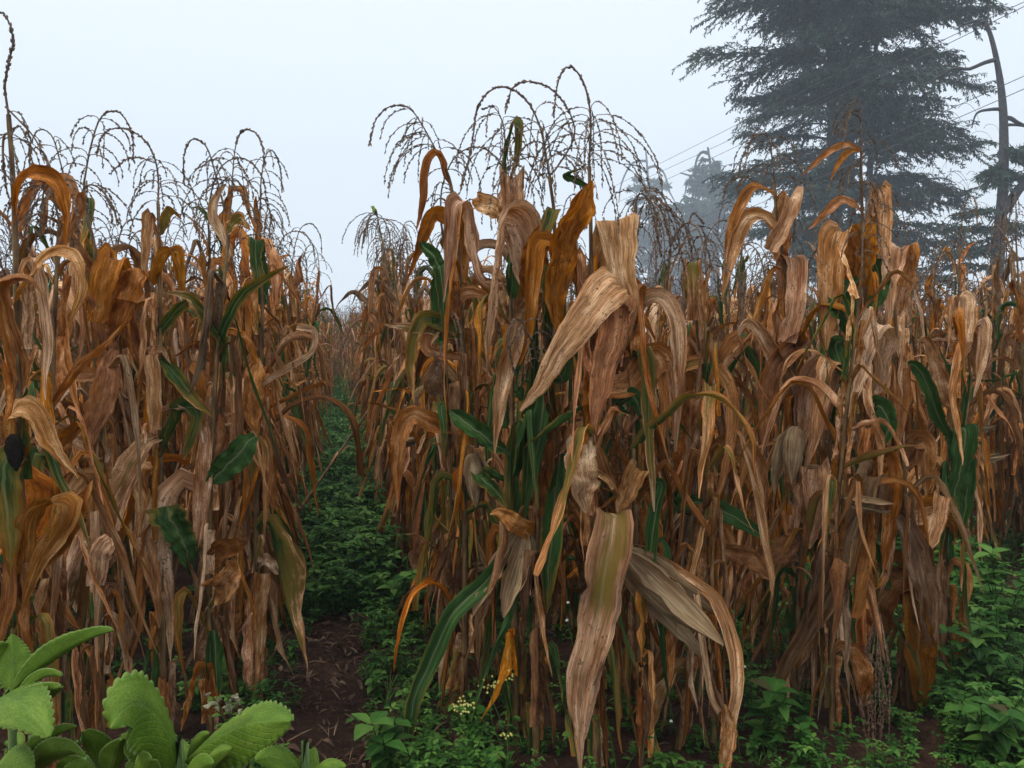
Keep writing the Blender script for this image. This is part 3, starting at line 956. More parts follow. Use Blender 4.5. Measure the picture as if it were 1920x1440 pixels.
hero('tallest maize plant of the right block with a broken pointed tassel over rust coloured leaves', 3.2,
     [(1620, 1400), (1628, 1000), (1628, 700), (1618, 450), (1614, 300)],
     [([(1612, 285, 0), (1585, 272, -.02), (1550, 285, -.03), (1502, 328, -.03)], 15, dict(t=.3, p=.7, kind='late', fold=.3)),
      ([(1612, 285, 0), (1590, 285, -.02), (1572, 305, -.03), (1556, 336, -.03)], 14, dict(t=.2, p=.6, kind='late', fold=.3)),
      ([(1612, 395, 0), (1580, 375, -.02), (1550, 395, -.03), (1515, 428, -.03)], 20, dict(t=.3, p=.7, kind='spear')),
      ([(1622, 520, .02), (1595, 440, -.02), (1572, 435, -.05), (1562, 520, -.07), (1552, 640, -.05)], 60, dict(t=.45, p=.55, kind='late')),
      ([(1618, 540, 0), (1628, 450, -.02), (1642, 400, -.03)], 44, dict(t=.0, p=.58, kind='spear', attach=False)),
      ([(1600, 540, 0), (1610, 460, 0), (1625, 410, 0)], 40, dict(t=.05, p=.5, kind='spear', attach=False)),
      ([(1655, 470, .02), (1655, 370, 0), (1662, 364, -.03), (1660, 430, -.04), (1658, 480, -.03)], 34, dict(t=.8, p=.7, kind='blunt', attach=False)),
      ([(1600, 520, 0), (1590, 570, -.06), (1605, 640, -.07)], 56, dict(g=.92, t=.3, kind='spear', attach=False)),
      ([(1640, 480, 0), (1645, 540, -.03), (1625, 590, -.04)], 40, dict(g=.9, t=.2, kind='spear', attach=False)),
      ([(1640, 720, .03), (1655, 620, -.02), (1640, 606, -.08), (1620, 660, -.11), (1598, 760, -.11), (1585, 800, -.09)], 62, dict(t=.8, p=.68, kind='tip', ref=.5)),
      ([(1630, 800, 0), (1590, 690, 0), (1545, 682, -.04), (1530, 760, -.06), (1520, 850, -.05)], 44, dict(t=.6, p=.6, g=.25)),
      ([(1570, 640, 0), (1575, 680, -.04), (1590, 730, -.04)], 30, dict(g=.9, kind='spear')),
      ([(1625, 780, 0), (1650, 760, -.04), (1665, 800, -.06), (1640, 850, -.05)], 40, dict(g=.85, t=.2)),
      ([(1630, 900, 0), (1665, 860, -.03), (1672, 960, -.04), (1660, 1080, -.04)], 46, dict(t=.3, p=.45)),
      ([(1620, 1020, 0), (1630, 905, -.08), (1622, 898, -.13), (1598, 985, -.16), (1575, 1090, -.17), (1490, 1240, -.17), (1425, 1350, -.15)], 60,
       dict(t=.6, p=.14, g=.05, kind='late', ref=.5, fold=.3, twist=.7, wave=.14))],
     [dict(spike=[(1614, 250), (1612, 210), (1606, 184), (1596, 205), (1580, 250)], nbr=10, blen=.2, zone=(.1, .75), srad=.003, tilt=PI),
      dict(spike=[(1612, 350), (1620, 345), (1640, 352), (1652, 385)], nbr=16, blen=.22, zone=(.0, .6), join=False),
      dict(spike=[(1610, 310), (1590, 318), (1580, 345), (1570, 380)], nbr=5, blen=.15, zone=(.0, .5), join=False)],
     fill=8, seed=18, grn=.15)


def dead_tassel(t, base):
    r = np.random.default_rng(5)
    b = MB()
    for k in range(16):
        x0, y0 = 1640 + (k - 7.5) * 2.6 + r.uniform(-7, 7), 1215 + r.uniform(-30, 20)
        pth = spline([P(1650, 1150, 3.1), P(x0, y0, 3.03), P(x0 + (k - 7.5) * 1.3 + r.uniform(-9, 9), y0 + 80, 3.02), P(x0 + r.uniform(-4, 8), y0 + r.uniform(130, 200), 3.03)], 14)
        tube(b, pth, .002, 3)
        spikelets(b, pth[4:], .0034, .012, .0036, r, .5)
    b.build('tassel', M['seedhead'], t, base, smooth=False)


hero('grey brown weathered maize plant whose tassel hangs upside down near its foot', 3.25,
     [(1705, 1390), (1698, 1000), (1690, 750), (1676, 560), (1672, 480)],
     [([(1680, 580, .03), (1690, 480, -.02), (1676, 470, -.08), (1668, 540, -.09), (1660, 620, -.07)], 54, dict(t=.65, p=.7, kind='tip')),
      ([(1700, 560, .02), (1705, 480, 0), (1712, 478, -.03), (1700, 540, -.04)], 40, dict(t=.4, p=.6, g=.25, kind='blunt', attach=False)),
      ([(1690, 985, 0), (1686, 962, -.04), (1712, 1020, -.08), (1732, 1110, -.09), (1742, 1250, -.08)], 48, dict(t=.6, p=.10, g=.12, kind='late')),
      ([(1674, 970, 0), (1672, 1000, -.04), (1662, 1070, -.05), (1640, 1120, -.04)], 16, dict(t=.5, p=.8, g=.35, kind='flat')),
      ([(1668, 1040, 0), (1620, 1052, -.04), (1580, 1080, -.05)], 34, dict(t=.2, p=.35, g=.15, kind='spear')),
      ([(1665, 1050, 0), (1640, 1090, -.05), (1600, 1130, -.05)], 24, dict(t=.3, p=.7, g=.4, kind='spear')),
      ([(1760, 960, 0), (1765, 930, -.06), (1755, 1000, -.08), (1722, 1055, -.07)], 34, dict(t=.8, p=.62, kind='blunt')),
      ([(1695, 1080, 0), (1650, 1120, -.05), (1645, 1200, -.06)], 70, dict(t=.2, p=.15, kind='spear')),
      ([(1695, 1120, 0), (1715, 1120, -.05), (1722, 1240, -.06), (1720, 1330, -.05)], 60, dict(t=.1, p=.18, kind='spear')),
      ([(1690, 760, 0), (1690, 690, -.03), (1688, 760, -.05), (1685, 850, -.04)], 40, dict(t=.35, p=.5)),
      ([(1700, 860, 0), (1730, 830, -.03), (1735, 930, -.03)], 46, dict(t=.3, p=.4))],
     None, fill=10, seed=19, extra=dead_tassel, zmax=1.2)
hero('maize plant at the right with a drooping half green leaf and a yellow green stem', 3.5,
     [(1778, 1330), (1772, 950), (1782, 820), (1795, 650), (1800, 565)],
     [([(1782, 820, 0), (1755, 770, -.03), (1725, 695, -.05), (1700, 680, -.06), (1680, 720, -.06)], 30, dict(g=.82, t=.5, kind='late')),
      ([(1785, 860, 0), (1800, 808, -.03), (1812, 815, -.07), (1808, 880, -.08), (1795, 930, -.07)], 48, dict(g=.92, t=.8, kind='blunt', attach=False)),
      ([(1800, 900, 0), (1815, 870, -.04), (1808, 960, -.05), (1795, 1010, -.04)], 30, dict(g=.85, t=.3, kind='spear')),
      ([(1790, 850, 0), (1810, 740, .0), (1818, 690, 0)], 16, dict(g=.8, t=.8, kind='spear')),
      ([(1800, 640, 0), (1802, 562, -.02), (1812, 560, -.04), (1808, 640, -.05)], 36, dict(t=.75, p=.75, g=.2, kind='blunt')),
      ([(1795, 700, 0), (1840, 600, -.03), (1846, 650, -.05), (1830, 740, -.04)], 36, dict(t=.75, p=.7)),
      ([(1775, 1000, 0), (1740, 960, -.03), (1735, 1050, -.04), (1745, 1200, -.03)], 44, dict(t=.1, p=.4)),
      ([(1780, 750, 0), (1740, 640, -.02), (1720, 650, -.04)], 34, dict(t=.4, p=.5))],
     [dict(spike=[(1800, 550), (1790, 490), (1770, 470), (1755, 500), (1750, 560)], nbr=14, blen=.26, zone=(.0, .5))],
     fill=8, seed=20, grn=.1)

hero('maize plant carrying the small bird on its bowed tassel at the edge of the path', 5.2,
     [(760, 1075), (752, 800), (738, 600), (722, 480), (712, 430)],
     [([(745, 640, 0), (720, 520, 0), (700, 520, -.03), (690, 620, -.03)], 20, dict(t=.4, p=.5))],
     [dict(spike=[(711, 424), (706, 404), (696, 406), (687, 425), (682, 455)], nbr=24, blen=.30, zone=(.0, .6), brad=.0024)], fill=10, seed=31, zmax=2.)

# --- left block
hero('very tall maize stalk at the far left whose dark tassel curls out of the picture', 2.2,
     [(45, 1620), (38, 900), (30, 500), (24, 330), (16, 215)],
     [([(30, 420, .0), (45, 345, -.03), (80, 330, -.05), (118, 345, -.06), (132, 400, -.06), (128, 460, -.05)], 34, dict(t=.15, p=.6, kind='spear')),
      ([(34, 560, 0), (90, 480, -.03), (140, 480, -.05), (152, 540, -.06), (120, 620, -.05)], 34, dict(t=.4, p=.62)),
      ([(38, 700, 0), (5, 560, -.03), (20, 520, -.05), (60, 520, -.07), (90, 560, -.07)], 40, dict(t=.2, p=.5)),
      ([(40, 900, 0), (20, 780, -.05), (60, 770, -.08), (90, 830, -.09), (140, 900, -.08)], 46, dict(t=.4, p=.5, kind='late')),
      ([(42, 1100, 0), (60, 960, -.08), (110, 950, -.12), (60, 1040, -.14), (20, 1150, -.13)], 62, dict(t=.3, p=.3, g=.1)),
      ([(40, 850, 0), (12, 860, -.06), (8, 960, -.08), (20, 1080, -.07)], 64, dict(g=.55, t=.2, p=.3))],
     [dict(spike=[(12, 190), (9, 160), (16, 118), (24, 80), (18, 45), (2, 22), (-20, 30)], nbr=0, srad=.0028, zone=(0, .15)),
      dict(spike=[(10, 200), (35, 225), (62, 255), (82, 290), (95, 325)], nbr=4, blen=.1, zone=(.1, .6), srad=.0022, join=False),
      dict(spike=[(20, 250), (8, 255), (6, 300), (14, 365)], nbr=6, blen=.16, zone=(.0, .4), srad=.003, join=False)],
     ears=[((24, 815, 2.1), (34, 885, 2.08), 30, 0, 'smut')],
     fill=6, seed=21, zmax=1.4)
hero('left maize plant with a hooked tassel and one arm reaching far left above rust leaves', 3.0,
     [(310, 1420), (302, 900), (300, 600), (298, 430), (296, 380)],
     [([(300, 790, .03), (290, 690, 0), (286, 672, -.05), (288, 740, -.07), (290, 810, -.06)], 36, dict(t=.75, p=.55, kind='blunt')),
      ([(300, 668, 0), (330, 700, -.05), (365, 745, -.06), (398, 780, -.06)], 30, dict(g=.6, t=.2, kind='late', attach=False)),
      ([(280, 660, 0), (310, 655, -.03), (325, 680, -.05)], 20, dict(t=.7, p=.6)),
      ([(300, 820, 0), (272, 835, -.07), (235, 905, -.09), (190, 985, -.1), (165, 1030, -.09)], 50, dict(t=.9, p=.66, g=.3, kind='late')),
      ([(300, 880, 0), (262, 880, -.05), (268, 960, -.06), (255, 1060, -.05)], 34, dict(t=.6, p=.5)),
      ([(298, 480, 0), (280, 400, -.02), (275, 440, -.03), (268, 540, -.03)], 28, dict(t=.4, p=.6)),
      ([(300, 440, 0), (320, 395, -.02), (345, 410, -.03)], 22, dict(g=.45, t=.2, kind='spear')),
      ([(300, 520, 0), (335, 470, -.02), (350, 560, -.03)], 34, dict(t=.1, p=.45)),
      ([(305, 850, 0), (345, 770, -.04), (370, 780, -.06), (340, 860, -.06)], 34, dict(g=.7, t=.8, kind='spear')),
      ([(300, 620, 0), (350, 560, -.05), (372, 590, -.06)], 26, dict(g=.6, t=.6, kind='spear')),
      ([(305, 1050, 0), (270, 1000, -.05), (290, 1100, -.07), (300, 1180, -.06)], 40, dict(t=.4, p=.5))],
     [dict(spike=[(297, 340), (291, 300), (277, 270), (255, 250), (225, 240), (200, 246), (187, 265), (182, 290)], nbr=18, blen=.26, zone=(.0, .33), srad=.003),
      dict(spike=[(290, 305), (262, 296), (235, 300), (208, 325)], nbr=1, blen=.1, zone=(.0, .2), srad=.0022, join=False)],
     fill=9, seed=22, grn=.12)
hero('left maize plant with a green and yellow leaf stub and a fine fountain shaped tassel', 3.0,
     [(395, 1400), (392, 1000), (405, 700), (425, 480), (432, 400)],
     [([(385, 800, 0), (384, 840, -.04), (378, 930, -.05), (368, 1030, -.05)], 36, dict(t=.55, p=.55, kind='spear', attach=False)),
      ([(285, 780, 0), (330, 765, -.03), (372, 790, -.04), (384, 830, -.04)], 12, dict(t=.7, p=.6, kind='flat', attach=False)),
      ([(362, 1075, 0), (350, 1030, -.06), (335, 985, -.08), (330, 955, -.08)], 74, dict(g=.78, t=.3, kind='fan', attach=False, fold=.05)),
      ([(480, 818, 0), (455, 838, -.05), (425, 872, -.06), (388, 910, -.05)], 54, dict(g=.95, t=.8, kind='spear', fold=.15, attach=False)),
      ([(430, 470, 0), (400, 410, 0), (405, 370, -.02), (425, 345, -.03)], 22, dict(t=.7, p=.7, kind='spear')),
      ([(428, 440, 0), (450, 410, -.03), (470, 430, -.04)], 26, dict(g=.45, t=.7, p=.6, kind='spear')),
      ([(415, 640, 0), (360, 560, -.03), (310, 545, -.05)], 26, dict(g=.6, t=.7, kind='spear')),
      ([(410, 640, 0), (450, 560, -.03), (500, 520, -.05), (545, 500, -.06)], 24, dict(g=.65, t=.3, kind='spear')),
      ([(395, 1100, 0), (420, 1100, -.06), (440, 1050, -.08)], 60, dict(t=.35, p=.5, kind='spear')),
      ([(395, 1050, 0), (430, 1030, -.05), (462, 1022, -.06)], 50, dict(t=.2, p=.2, kind='spear')),
      ([(395, 1200, 0), (345, 1110, -.06), (335, 1180, -.08), (345, 1260, -.07)], 26, dict(g=.45, t=.1, p=.5)),
      ([(390, 1150, 0), (405, 1120, -.03), (408, 1090, -.04)], 14, dict(g=.5, t=.9, p=.8, kind='flat'))],
     [dict(spike=[(436, 330), (440, 285), (447, 255), (460, 243), (478, 248), (492, 272), (496, 308)], nbr=18, blen=.22, zone=(.1, .5), srad=.0023)],
     fill=9, seed=23, grn=.12)
hero('left maize plant with a wide rust coloured leaf folded over like a flag', 2.85,
     [(190, 1450), (190, 900), (195, 650), (178, 470), (160, 400)],
     [([(200, 600, .03), (212, 500, 0), (205, 484, -.05), (190, 540, -.08), (180, 600, -.07)], 62, dict(t=.2, p=.6, kind='blunt')),
      ([(210, 620, .02), (240, 530, 0), (245, 500, -.02), (225, 560, -.05)], 56, dict(t=.3, p=.55, kind='blunt', attach=False)),
      ([(212, 655, 0), (200, 720, -.06), (180, 790, -.07), (165, 855, -.06)], 52, dict(t=.02, p=.45, kind='spear', attach=False)),
      ([(195, 700, 0), (120, 700, -.05), (90, 640, -.05)], 30, dict(t=.1, p=.5)),
      ([(190, 1000, 0), (175, 900, -.06), (130, 930, -.09), (90, 1010, -.1)], 50, dict(t=.3, p=.42)),
      ([(190, 1060, 0), (215, 1010, -.06), (195, 1030, -.1), (180, 1090, -.09)], 48, dict(t=.6, p=.66, kind='blunt')),
      ([(190, 850, 0), (60, 780, -.06), (20, 820, -.08)], 34, dict(t=.7, p=.4))],
     [dict(spike=[(150, 375), (160, 350), (178, 348), (195, 362), (212, 390), (222, 420)], nbr=12, blen=.22, zone=(.0, .5), srad=.003)],
     fill=10, seed=24)
hero('left maize plant beside the path with a spindle shaped orange leaf hanging above shredded strips', 3.25,
     [(478, 1310), (482, 900), (490, 700), (492, 560), (490, 470)],
     [([(400, 625, 0), (440, 622, -.02), (468, 640, -.04), (482, 680, -.04)], 16, dict(t=.3, p=.6, kind='flat', attach=False)),
      ([(482, 672, 0), (478, 720, -.05), (480, 770, -.05), (490, 815, -.04)], 46, dict(t=.12, p=.78, kind='spear', attach=False)),
      ([(485, 815, 0), (500, 840, -.04), (500, 920, -.05), (496, 1000, -.04)], 22, dict(t=.05, p=.7, g=.3, kind='tip')),
      ([(485, 815, 0), (478, 850, -.04), (470, 920, -.05), (455, 985, -.04)], 30, dict(t=.1, p=.7, g=.42, kind='tip')),
      ([(492, 560, 0), (485, 470, -.02), (480, 462, -.04), (484, 540, -.05)], 36, dict(g=.75, t=.5, kind='blunt')),
      ([(490, 720, 0), (540, 690, 0), (585, 660, 0), (592, 620, -.02), (560, 612, -.03)], 14, dict(t=.8, p=.6, kind='flat')),
      ([(490, 900, 0), (505, 850, -.03), (512, 960, -.03)], 30, dict(t=.2, p=.4)),
      ([(480, 1150, 0), (492, 1080, -.04), (490, 1150, -.05), (488, 1230, -.05)], 36, dict(t=.5, p=.4, kind='blunt')),
      ([(480, 1080, 0), (500, 1050, -.05), (520, 1080, -.05)], 26, dict(t=.8, p=.5, kind='spear'))],
     [dict(spike=[(488, 440), (480, 390), (492, 370), (505, 395), (512, 430)], nbr=14, blen=.2, zone=(.0, .6))],
     fill=9, seed=125, grn=.12)
hero('near left maize plant with a dense grey tassel bunch and dark lower leaves', 2.45,
     [(112, 1560), (100, 1000), (98, 700), (108, 480), (112, 420)],
     [([(112, 470, 0), (150, 380, -.02), (140, 360, -.04), (128, 420, -.04)], 26, dict(t=.3, p=.5)),
      ([(100, 760, 0), (150, 690, -.04), (200, 650, -.05), (235, 610, -.05)], 18, dict(t=.3, p=.5, kind='spear')),
      ([(100, 1000, 0), (140, 930, -.08), (120, 1000, -.12), (50, 1100, -.12)], 64, dict(t=.2, p=.25)),
      ([(102, 900, 0), (70, 850, -.06), (60, 930, -.08), (85, 1010, -.07)], 40, dict(g=.6, t=.7, p=.4, kind='spear')),
      ([(100, 1200, 0), (70, 1090, -.08), (55, 1180, -.1)], 50, dict(t=.1, p=.2)),
      ([(100, 860, 0), (150, 800, -.05), (165, 860, -.06)], 34, dict(t=.15, p=.4))],
     [dict(spike=[(105, 390), (96, 350), (85, 350), (78, 390), (76, 450)], nbr=26, blen=.22, zone=(.0, .7))],
     fill=9, seed=26)

# ------------------------------------------------------------------ the rest of the field
NPROTO = 16
protoA = [make_plant(np.random.default_rng(100 + k), 'full', h=1.74 + .075 * (k % 6), nleaf=22, ears=int(k % 3 == 0), grn=.09) for k in range(NPROTO)]
protoB = [make_plant(np.random.default_rng(200 + k), 'group', h=1.74 + .075 * (k % 6), nleaf=21, ears=int(k % 3 == 0), grn=.09) for k in range(NPROTO)]


def in_view(x, y, m=.5):
    return abs(x) < .66 * y + m


cand = []
rr = np.random.default_rng(83)
for k in range(-32, 45):
    u = .51 + .68 * k if k >= 0 else -.53 + .68 * (k + 1)
    s = 1.5 + rr.uniform(0, .3)
    while s < 42:
        s += rr.uniform(.17, .25) if s < 5 else rr.uniform(.22, .34) if s < 15 else rr.uniform(.4, .6)
        x = u * ROWN[0] + s * ROWD[0] + rr.normal(0, .05)
        y = u * ROWN[1] + s * ROWD[1] + rr.normal(0, .05)
        if not in_view(x, y): continue
        d = math.hypot(x, y)
        # where the front edge of the field runs
        if u < 0:
            edge = 3.15 if x > -1.35 else 2.75 if x > -1.9 else 2.3
        else:
            edge = 2.82 if x < 1.75 else 3.05 + (x - 1.75) * 3.2 if x < 2.35 else 4.9
        if u > 0 and 1.62 < x - .02 * y < 2.15 and y < 6.0: continue
        if y < edge: continue
        if d > 19 and abs(u) > 6: continue
        if min((x - a) ** 2 + (y - b) ** 2 for a, b in HERO_XY) < .11 ** 2: continue
        cand.append((d, x, y, u))
for _ in range(90):
    s, u = rr.uniform(16, 34), rr.uniform(-.5, .5)
    x, y = u * ROWN[0] + s * ROWD[0], u * ROWN[1] + s * ROWD[1]
    if abs(u) > .16 or s > 22: cand.append((math.hypot(x, y) + 50, x, y, u))
cand.sort()
NEAR, MID = 44, 270
far = []
for i, (d, x, y, u) in enumerate(cand):
    if i < MID:
        if u < 0:
            lab, gr = ('dry brown maize plant crowded in the block left of the path', 'maize plants left of the path')
        elif x < .30 * y + 1.0:
            lab, gr = ('dry brown maize plant crowded in the block right of the path', 'maize plants right of the path')
        else:
            lab, gr = ('dry tan maize plant standing behind the green weeds below the conifers', 'maize plants behind the weeds')
        pr = (protoA if i < NEAR else protoB)[int(rr.integers(0, NPROTO))]
        put_plant(pr, x, y, rr.uniform(0, 6.28), (rr.uniform(.80, .92) if y < 3.3 else rr.uniform(.86, .97) if y < 4.6 and u > 0 else rr.uniform(.98, 1.13) if u < 0 else rr.uniform(1.0, 1.15) if x < .1 else rr.uniform(.88, 1.08)), lab, gr,
                  (rr.normal(0, .04), rr.normal(0, .04)) if rr.uniform() < .92 or abs(u) < .6 else (rr.normal(0, .25), rr.normal(0, .25)))
    else:
        far.append((d, x, y, u))

fl, ft, fs = MB(), MB(), MB()
lows = []
for k in range(8):
    st, lv, ta, es = maize_parts(np.random.default_rng(300 + k), h=1.9, lod=0, nleaf=11, ears=0, grn=.1)
    f = MB()
    for mb in lv: f.add(*mb.arrays())
    lows.append((st.arrays(), f.arrays(), ta.arrays()))
for (d, x, y, u) in far:
    st, f, ta = lows[int(rr.integers(0, 8))]
    a, sc = rr.uniform(0, 6.28), rr.uniform(.9, 1.1)
    for arr, mb in ((st, fs), (f, fl), (ta, ft)):
        dd = arr[3].copy()
        dd[:, 2] = (dd[:, 2] + rr.uniform()) % 1
        mb.add(rotz(arr[0] * sc, a) + np.array([x, y, 0]), arr[1], arr[2], dd)
if far:
    mass = fl.build('maize_crop', M['leaf'])
    tag(mass, 'brown mass of far maize plants filling the field towards the fog', 'maize crop', kind='stuff')
    fs.build('stalks', M['stalk'], mass)
    ft.build('tassels', M['tassel'], mass)

# ------------------------------------------------------------------ weeds, litter, fallen stalks
def weed_leaf(mb, base, d, L, w, r, seed, dry=0.):
    d = unit(np.asarray(d, float))
    s = unit(np.cross(d, UPV + .01))
    n = np.cross(s, d)
    t = np.array([0, .2, .45, .72, 1.])
    wv = np.array([.12, .75, 1., .62, .03]) * w * .5
    sag = -(t ** 2) * L * r.uniform(.1, .4)
    V, uv = [], []
    for i in range(5):
        c = base + d * t[i] * L + UPV * sag[i]
        V += [c - s * wv[i] + n * wv[i] * .35, c, c + s * wv[i] + n * wv[i] * .35]
        uv += [(0, t[i]), (.5, t[i]), (1, t[i])]
    q = []
    for i in range(4):
        q += [(3 * i, 3 * i + 1, 3 * i + 4, 3 * i + 3), (3 * i + 1, 3 * i + 2, 3 * i + 5, 3 * i + 4)]
    mb.add(V, q, uv, (dry, .5, seed, .5))


def weed(mb, r, h, nst=3, size=.055, dens=4):
    for k in range(nst):
        a = r.uniform(0, 6.28)
        o = np.array([math.cos(a), math.sin(a), 0])
        hh = h * r.uniform(.6, 1.1)
        pts = [o * .01, o * hh * .15 + UPV * hh * .5, o * hh * r.uniform(.2, .45) + UPV * hh]
        p = spline(pts, 6)
        tube(mb, p, .0022, 3, dat=(.2, .5, .2, .5))
        sd = r.uniform(.1, .9)
        for j in range(dens + 1):
            i = 1 + int(5 * j / dens)
            b = r.uniform(0, 6.28)
            for m in range(2 if j < dens else 4):
                bb = b + m * (PI if j < dens else PI / 2)
                d = np.array([math.cos(bb), math.sin(bb), r.uniform(-.1, .5)])
                L = size * r.uniform(.7, 1.4)
                weed_leaf(mb, p[min(i, 6)] + d * .006, d, L, L * r.uniform(.5, .72), r, float(np.clip(sd + r.normal(0, .18), 0, 1)), .9 if r.uniform() < .02 else 0)


tufts = []
for k in range(10):
    mb = MB()
    rk = np.random.default_rng(400 + k)
    if k in (3, 7):          # grassy tuft
        for q in range(16):
            a = rk.uniform(0, 6.28)
            weed_leaf(mb, np.zeros(3), (math.cos(a), math.sin(a), rk.uniform(.8, 2.5)), rk.uniform(.08, .2), .006, rk, rk.uniform(.5, .95), rk.uniform(0, .5) if rk.uniform() < .3 else 0)
    else:
        weed(mb, rk, .10 + .03 * (k % 6), 3 + k % 3, (.042, .024, .055, .03, .036)[k % 5], 4)
    tufts.append(mb.arrays())
wd = MB()
rw = np.random.default_rng(9)
spots = []
for _ in range(1900):       # path between the two blocks
    s = 4.3 + 26 * rw.uniform() ** 1.7
    u = rw.normal(-.01, .22)
    if abs(u) > .50: continue
    spots.append((u * ROWN[0] + s * ROWD[0], u * ROWN[1] + s * ROWD[1], 1.15 if s > 4.6 else .8))
for _ in range(260):         # thin weeds on the bare part of the path
    s, u = rw.uniform(2.4, 4.4), rw.uniform(.08, .5) if rw.uniform() < .8 else rw.uniform(-.5, -.2)
    spots.append((u * ROWN[0] + s * ROWD[0], u * ROWN[1] + s * ROWD[1], .6))
for _ in range(1250):       # strip to the right of the middle block
    y = rw.uniform(2.3, 6.5)
    x = rw.uniform(1.55 + .02 * y, .7 * y + .6)
    spots.append((x, y, rw.uniform(.5, .95)))
for _ in range(650):        # between and in front of the stalks
    y = rw.uniform(2.3, 5.5)
    x = rw.uniform(-.2, 1.9)
    spots.append((x, y, rw.uniform(.4, .7)))
for _ in range(150):
    y = rw.uniform(2.2, 6.0)
    x = rw.uniform(-.62 * y - .3, -.95)
    spots.append((x, y, .7))
for x, y, sc in spots:
    v, q, uv, d = tufts[int(rw.integers(0, 10))]
    dd = d.copy(); dd[:, 2] = np.clip(dd[:, 2] * .75 + rw.normal(.12, .16), 0, 1)
    wd.add(rotz(v * sc * rw.uniform(.7, 1.25), rw.uniform(0, 6.28)) + np.array([x, y, float(gh(x, y)) - .005]), q, uv, dd)
tag(wd.build('weeds', M['weed']), 'low green leafy weeds covering the path and the ground between the stalks', 'weeds', kind='stuff')

lt = MB()
for _ in range(2600):
    y = rw.uniform(2.0, 6.5)
    if rw.uniform() < .7:
        u = rw.normal(0, .28); x = u + -.2166 * y
    else:
        x = rw.uniform(-.6 * y, .66 * y)
    L = rw.uniform(.02, .11)
    a = rw.uniform(0, 6.28)
    d = np.array([math.cos(a), math.sin(a), rw.normal(0, .12)])
    b = np.array([x, y, float(gh(x, y)) + rw.uniform(.004, .022)])
    ribbon(lt, [b, b + d * L * .5 + UPV * rw.uniform(-.004, .02), b + d * L], (rw.uniform(.002, .010) if rw.uniform() < .8 else rw.uniform(.010, .022)), np.array([-d[1], d[0], rw.normal(0, .5)]), n=5, m=2,
           kind='spear', curl=rw.normal(0, .4), wave=.05, r=rw)
tag(lt.build('leaf_litter', M['litter']), 'dry scraps of maize leaf strewn over the dark soil', 'leaf litter', kind='stuff')


def fallen(label, pts, rad):
    mb = MB()
    p = spline(pts, 20)
    tube(mb, p, np.linspace(rad, rad * .6, 21), 7)
    o = empty('fallen_stalk', p[0], label, 'maize stalk', 'broken stalks lying by the path')
    mb.build('stem', M['stalk'], o, p[0])
    mb = MB()
    ribbon(mb, [p[8], p[10] + UPV * .02, p[13] - UPV * .03, p[15] - UPV * .08], .03, np.array([1, 0, .2]), n=12, m=4, kind='spear', dat=(0, .6, .3, .6))
    mb.build('leaf', M['leaf'], o, p[0])


fallen('broken pale stalk leaning across the weeds in the middle of the path', [P(562, 955, 5.3), P(628, 860, 5.5), P(690, 770, 5.7)], .012)
fallen('thin dry stalk lying on the soil at the left edge of the path', [P(494, 1252, 3.6), P(520, 1215, 3.7), P(545, 1185, 3.8)], .006)


def flower_weed(label, base_px, D, heads, col, n_pet=4, size=.006):
    b = P(base_px[0], base_px[1], D); b[2] = float(gh(b[0], b[1]))
    o = empty('flowering_weed', b, label, 'weed', 'small flowering weeds at the foot of the maize')
    r = np.random.default_rng(int(base_px[0]))
    st, fl_ = MB(), MB()
    for hx, hy in heads:
        h = P(hx, hy, D + r.uniform(-.05, .05))
        p = spline([b, (b + h) / 2 + np.array([r.normal(0, .02), r.normal(0, .02), .02]), h], 10)
        tube(st, p, .0013, 4)
        for k in range(4):
            a = r.uniform(0, 6.28)
            weed_leaf(st, p[3 + k], (math.cos(a), math.sin(a), .3), .035, .018, r, r.uniform(.2, .7))
        for k in range(7 if n_pet == 4 else 1):
            c = h + r.normal(0, .011 if n_pet == 4 else .0, 3)
            for m in range(n_pet):
                a = m * 2 * PI / n_pet + r.uniform(0, .4)
                d = np.array([math.cos(a), math.sin(a) * .7 - .4, math.sin(a) * .5 + .4])
                weed_leaf(fl_, c, d, size, size * .9, r, .5)
    st.build('stem', M['weed'], o, b)
    fl_.build('flowers', M[col], o, b)


flower_weed('weed with the largest cluster of pale yellow flowers low in front of the stalks', (905, 1440), 2.75, [(858, 1325), (870, 1315), (885, 1322), (878, 1335)], 'petal')
flower_weed('weed with three sprigs of yellow flowers standing among the stalks', (960, 1430), 2.8, [(910, 1285), (928, 1278), (950, 1275)], 'petal')
flower_weed('low weed with yellow blossoms at the bottom edge of the middle block', (940, 1450), 2.7, [(950, 1375), (915, 1412), (928, 1416)], 'petal')
flower_weed('thin weed with small white flower heads under the big pale leaf', (1160, 1450), 2.7, [(1135, 1330), (1258, 1352), (1065, 1130), (1063, 1163)], 'white_petal', 6, .007)
flower_weed('weed with tiny white flowers near the thin looping leaf', (1390, 1440), 2.8, [(1396, 1250), (1355, 1385)], 'white_petal', 6, .007)


def big_weed(label, px, py, D, r_seed, size=.075, h=.2, nst=3):
    r = np.random.default_rng(r_seed)
    b = P(px, py, D)
    b[2] = float(gh(b[0], b[1]))
    mb = MB()
    weed(mb, r, h, nst, size, 3)
    o = mb.build('leafy_weed', M['weed'])
    o.location = b
    tag(o, label, 'weed', 'larger leafy weeds')


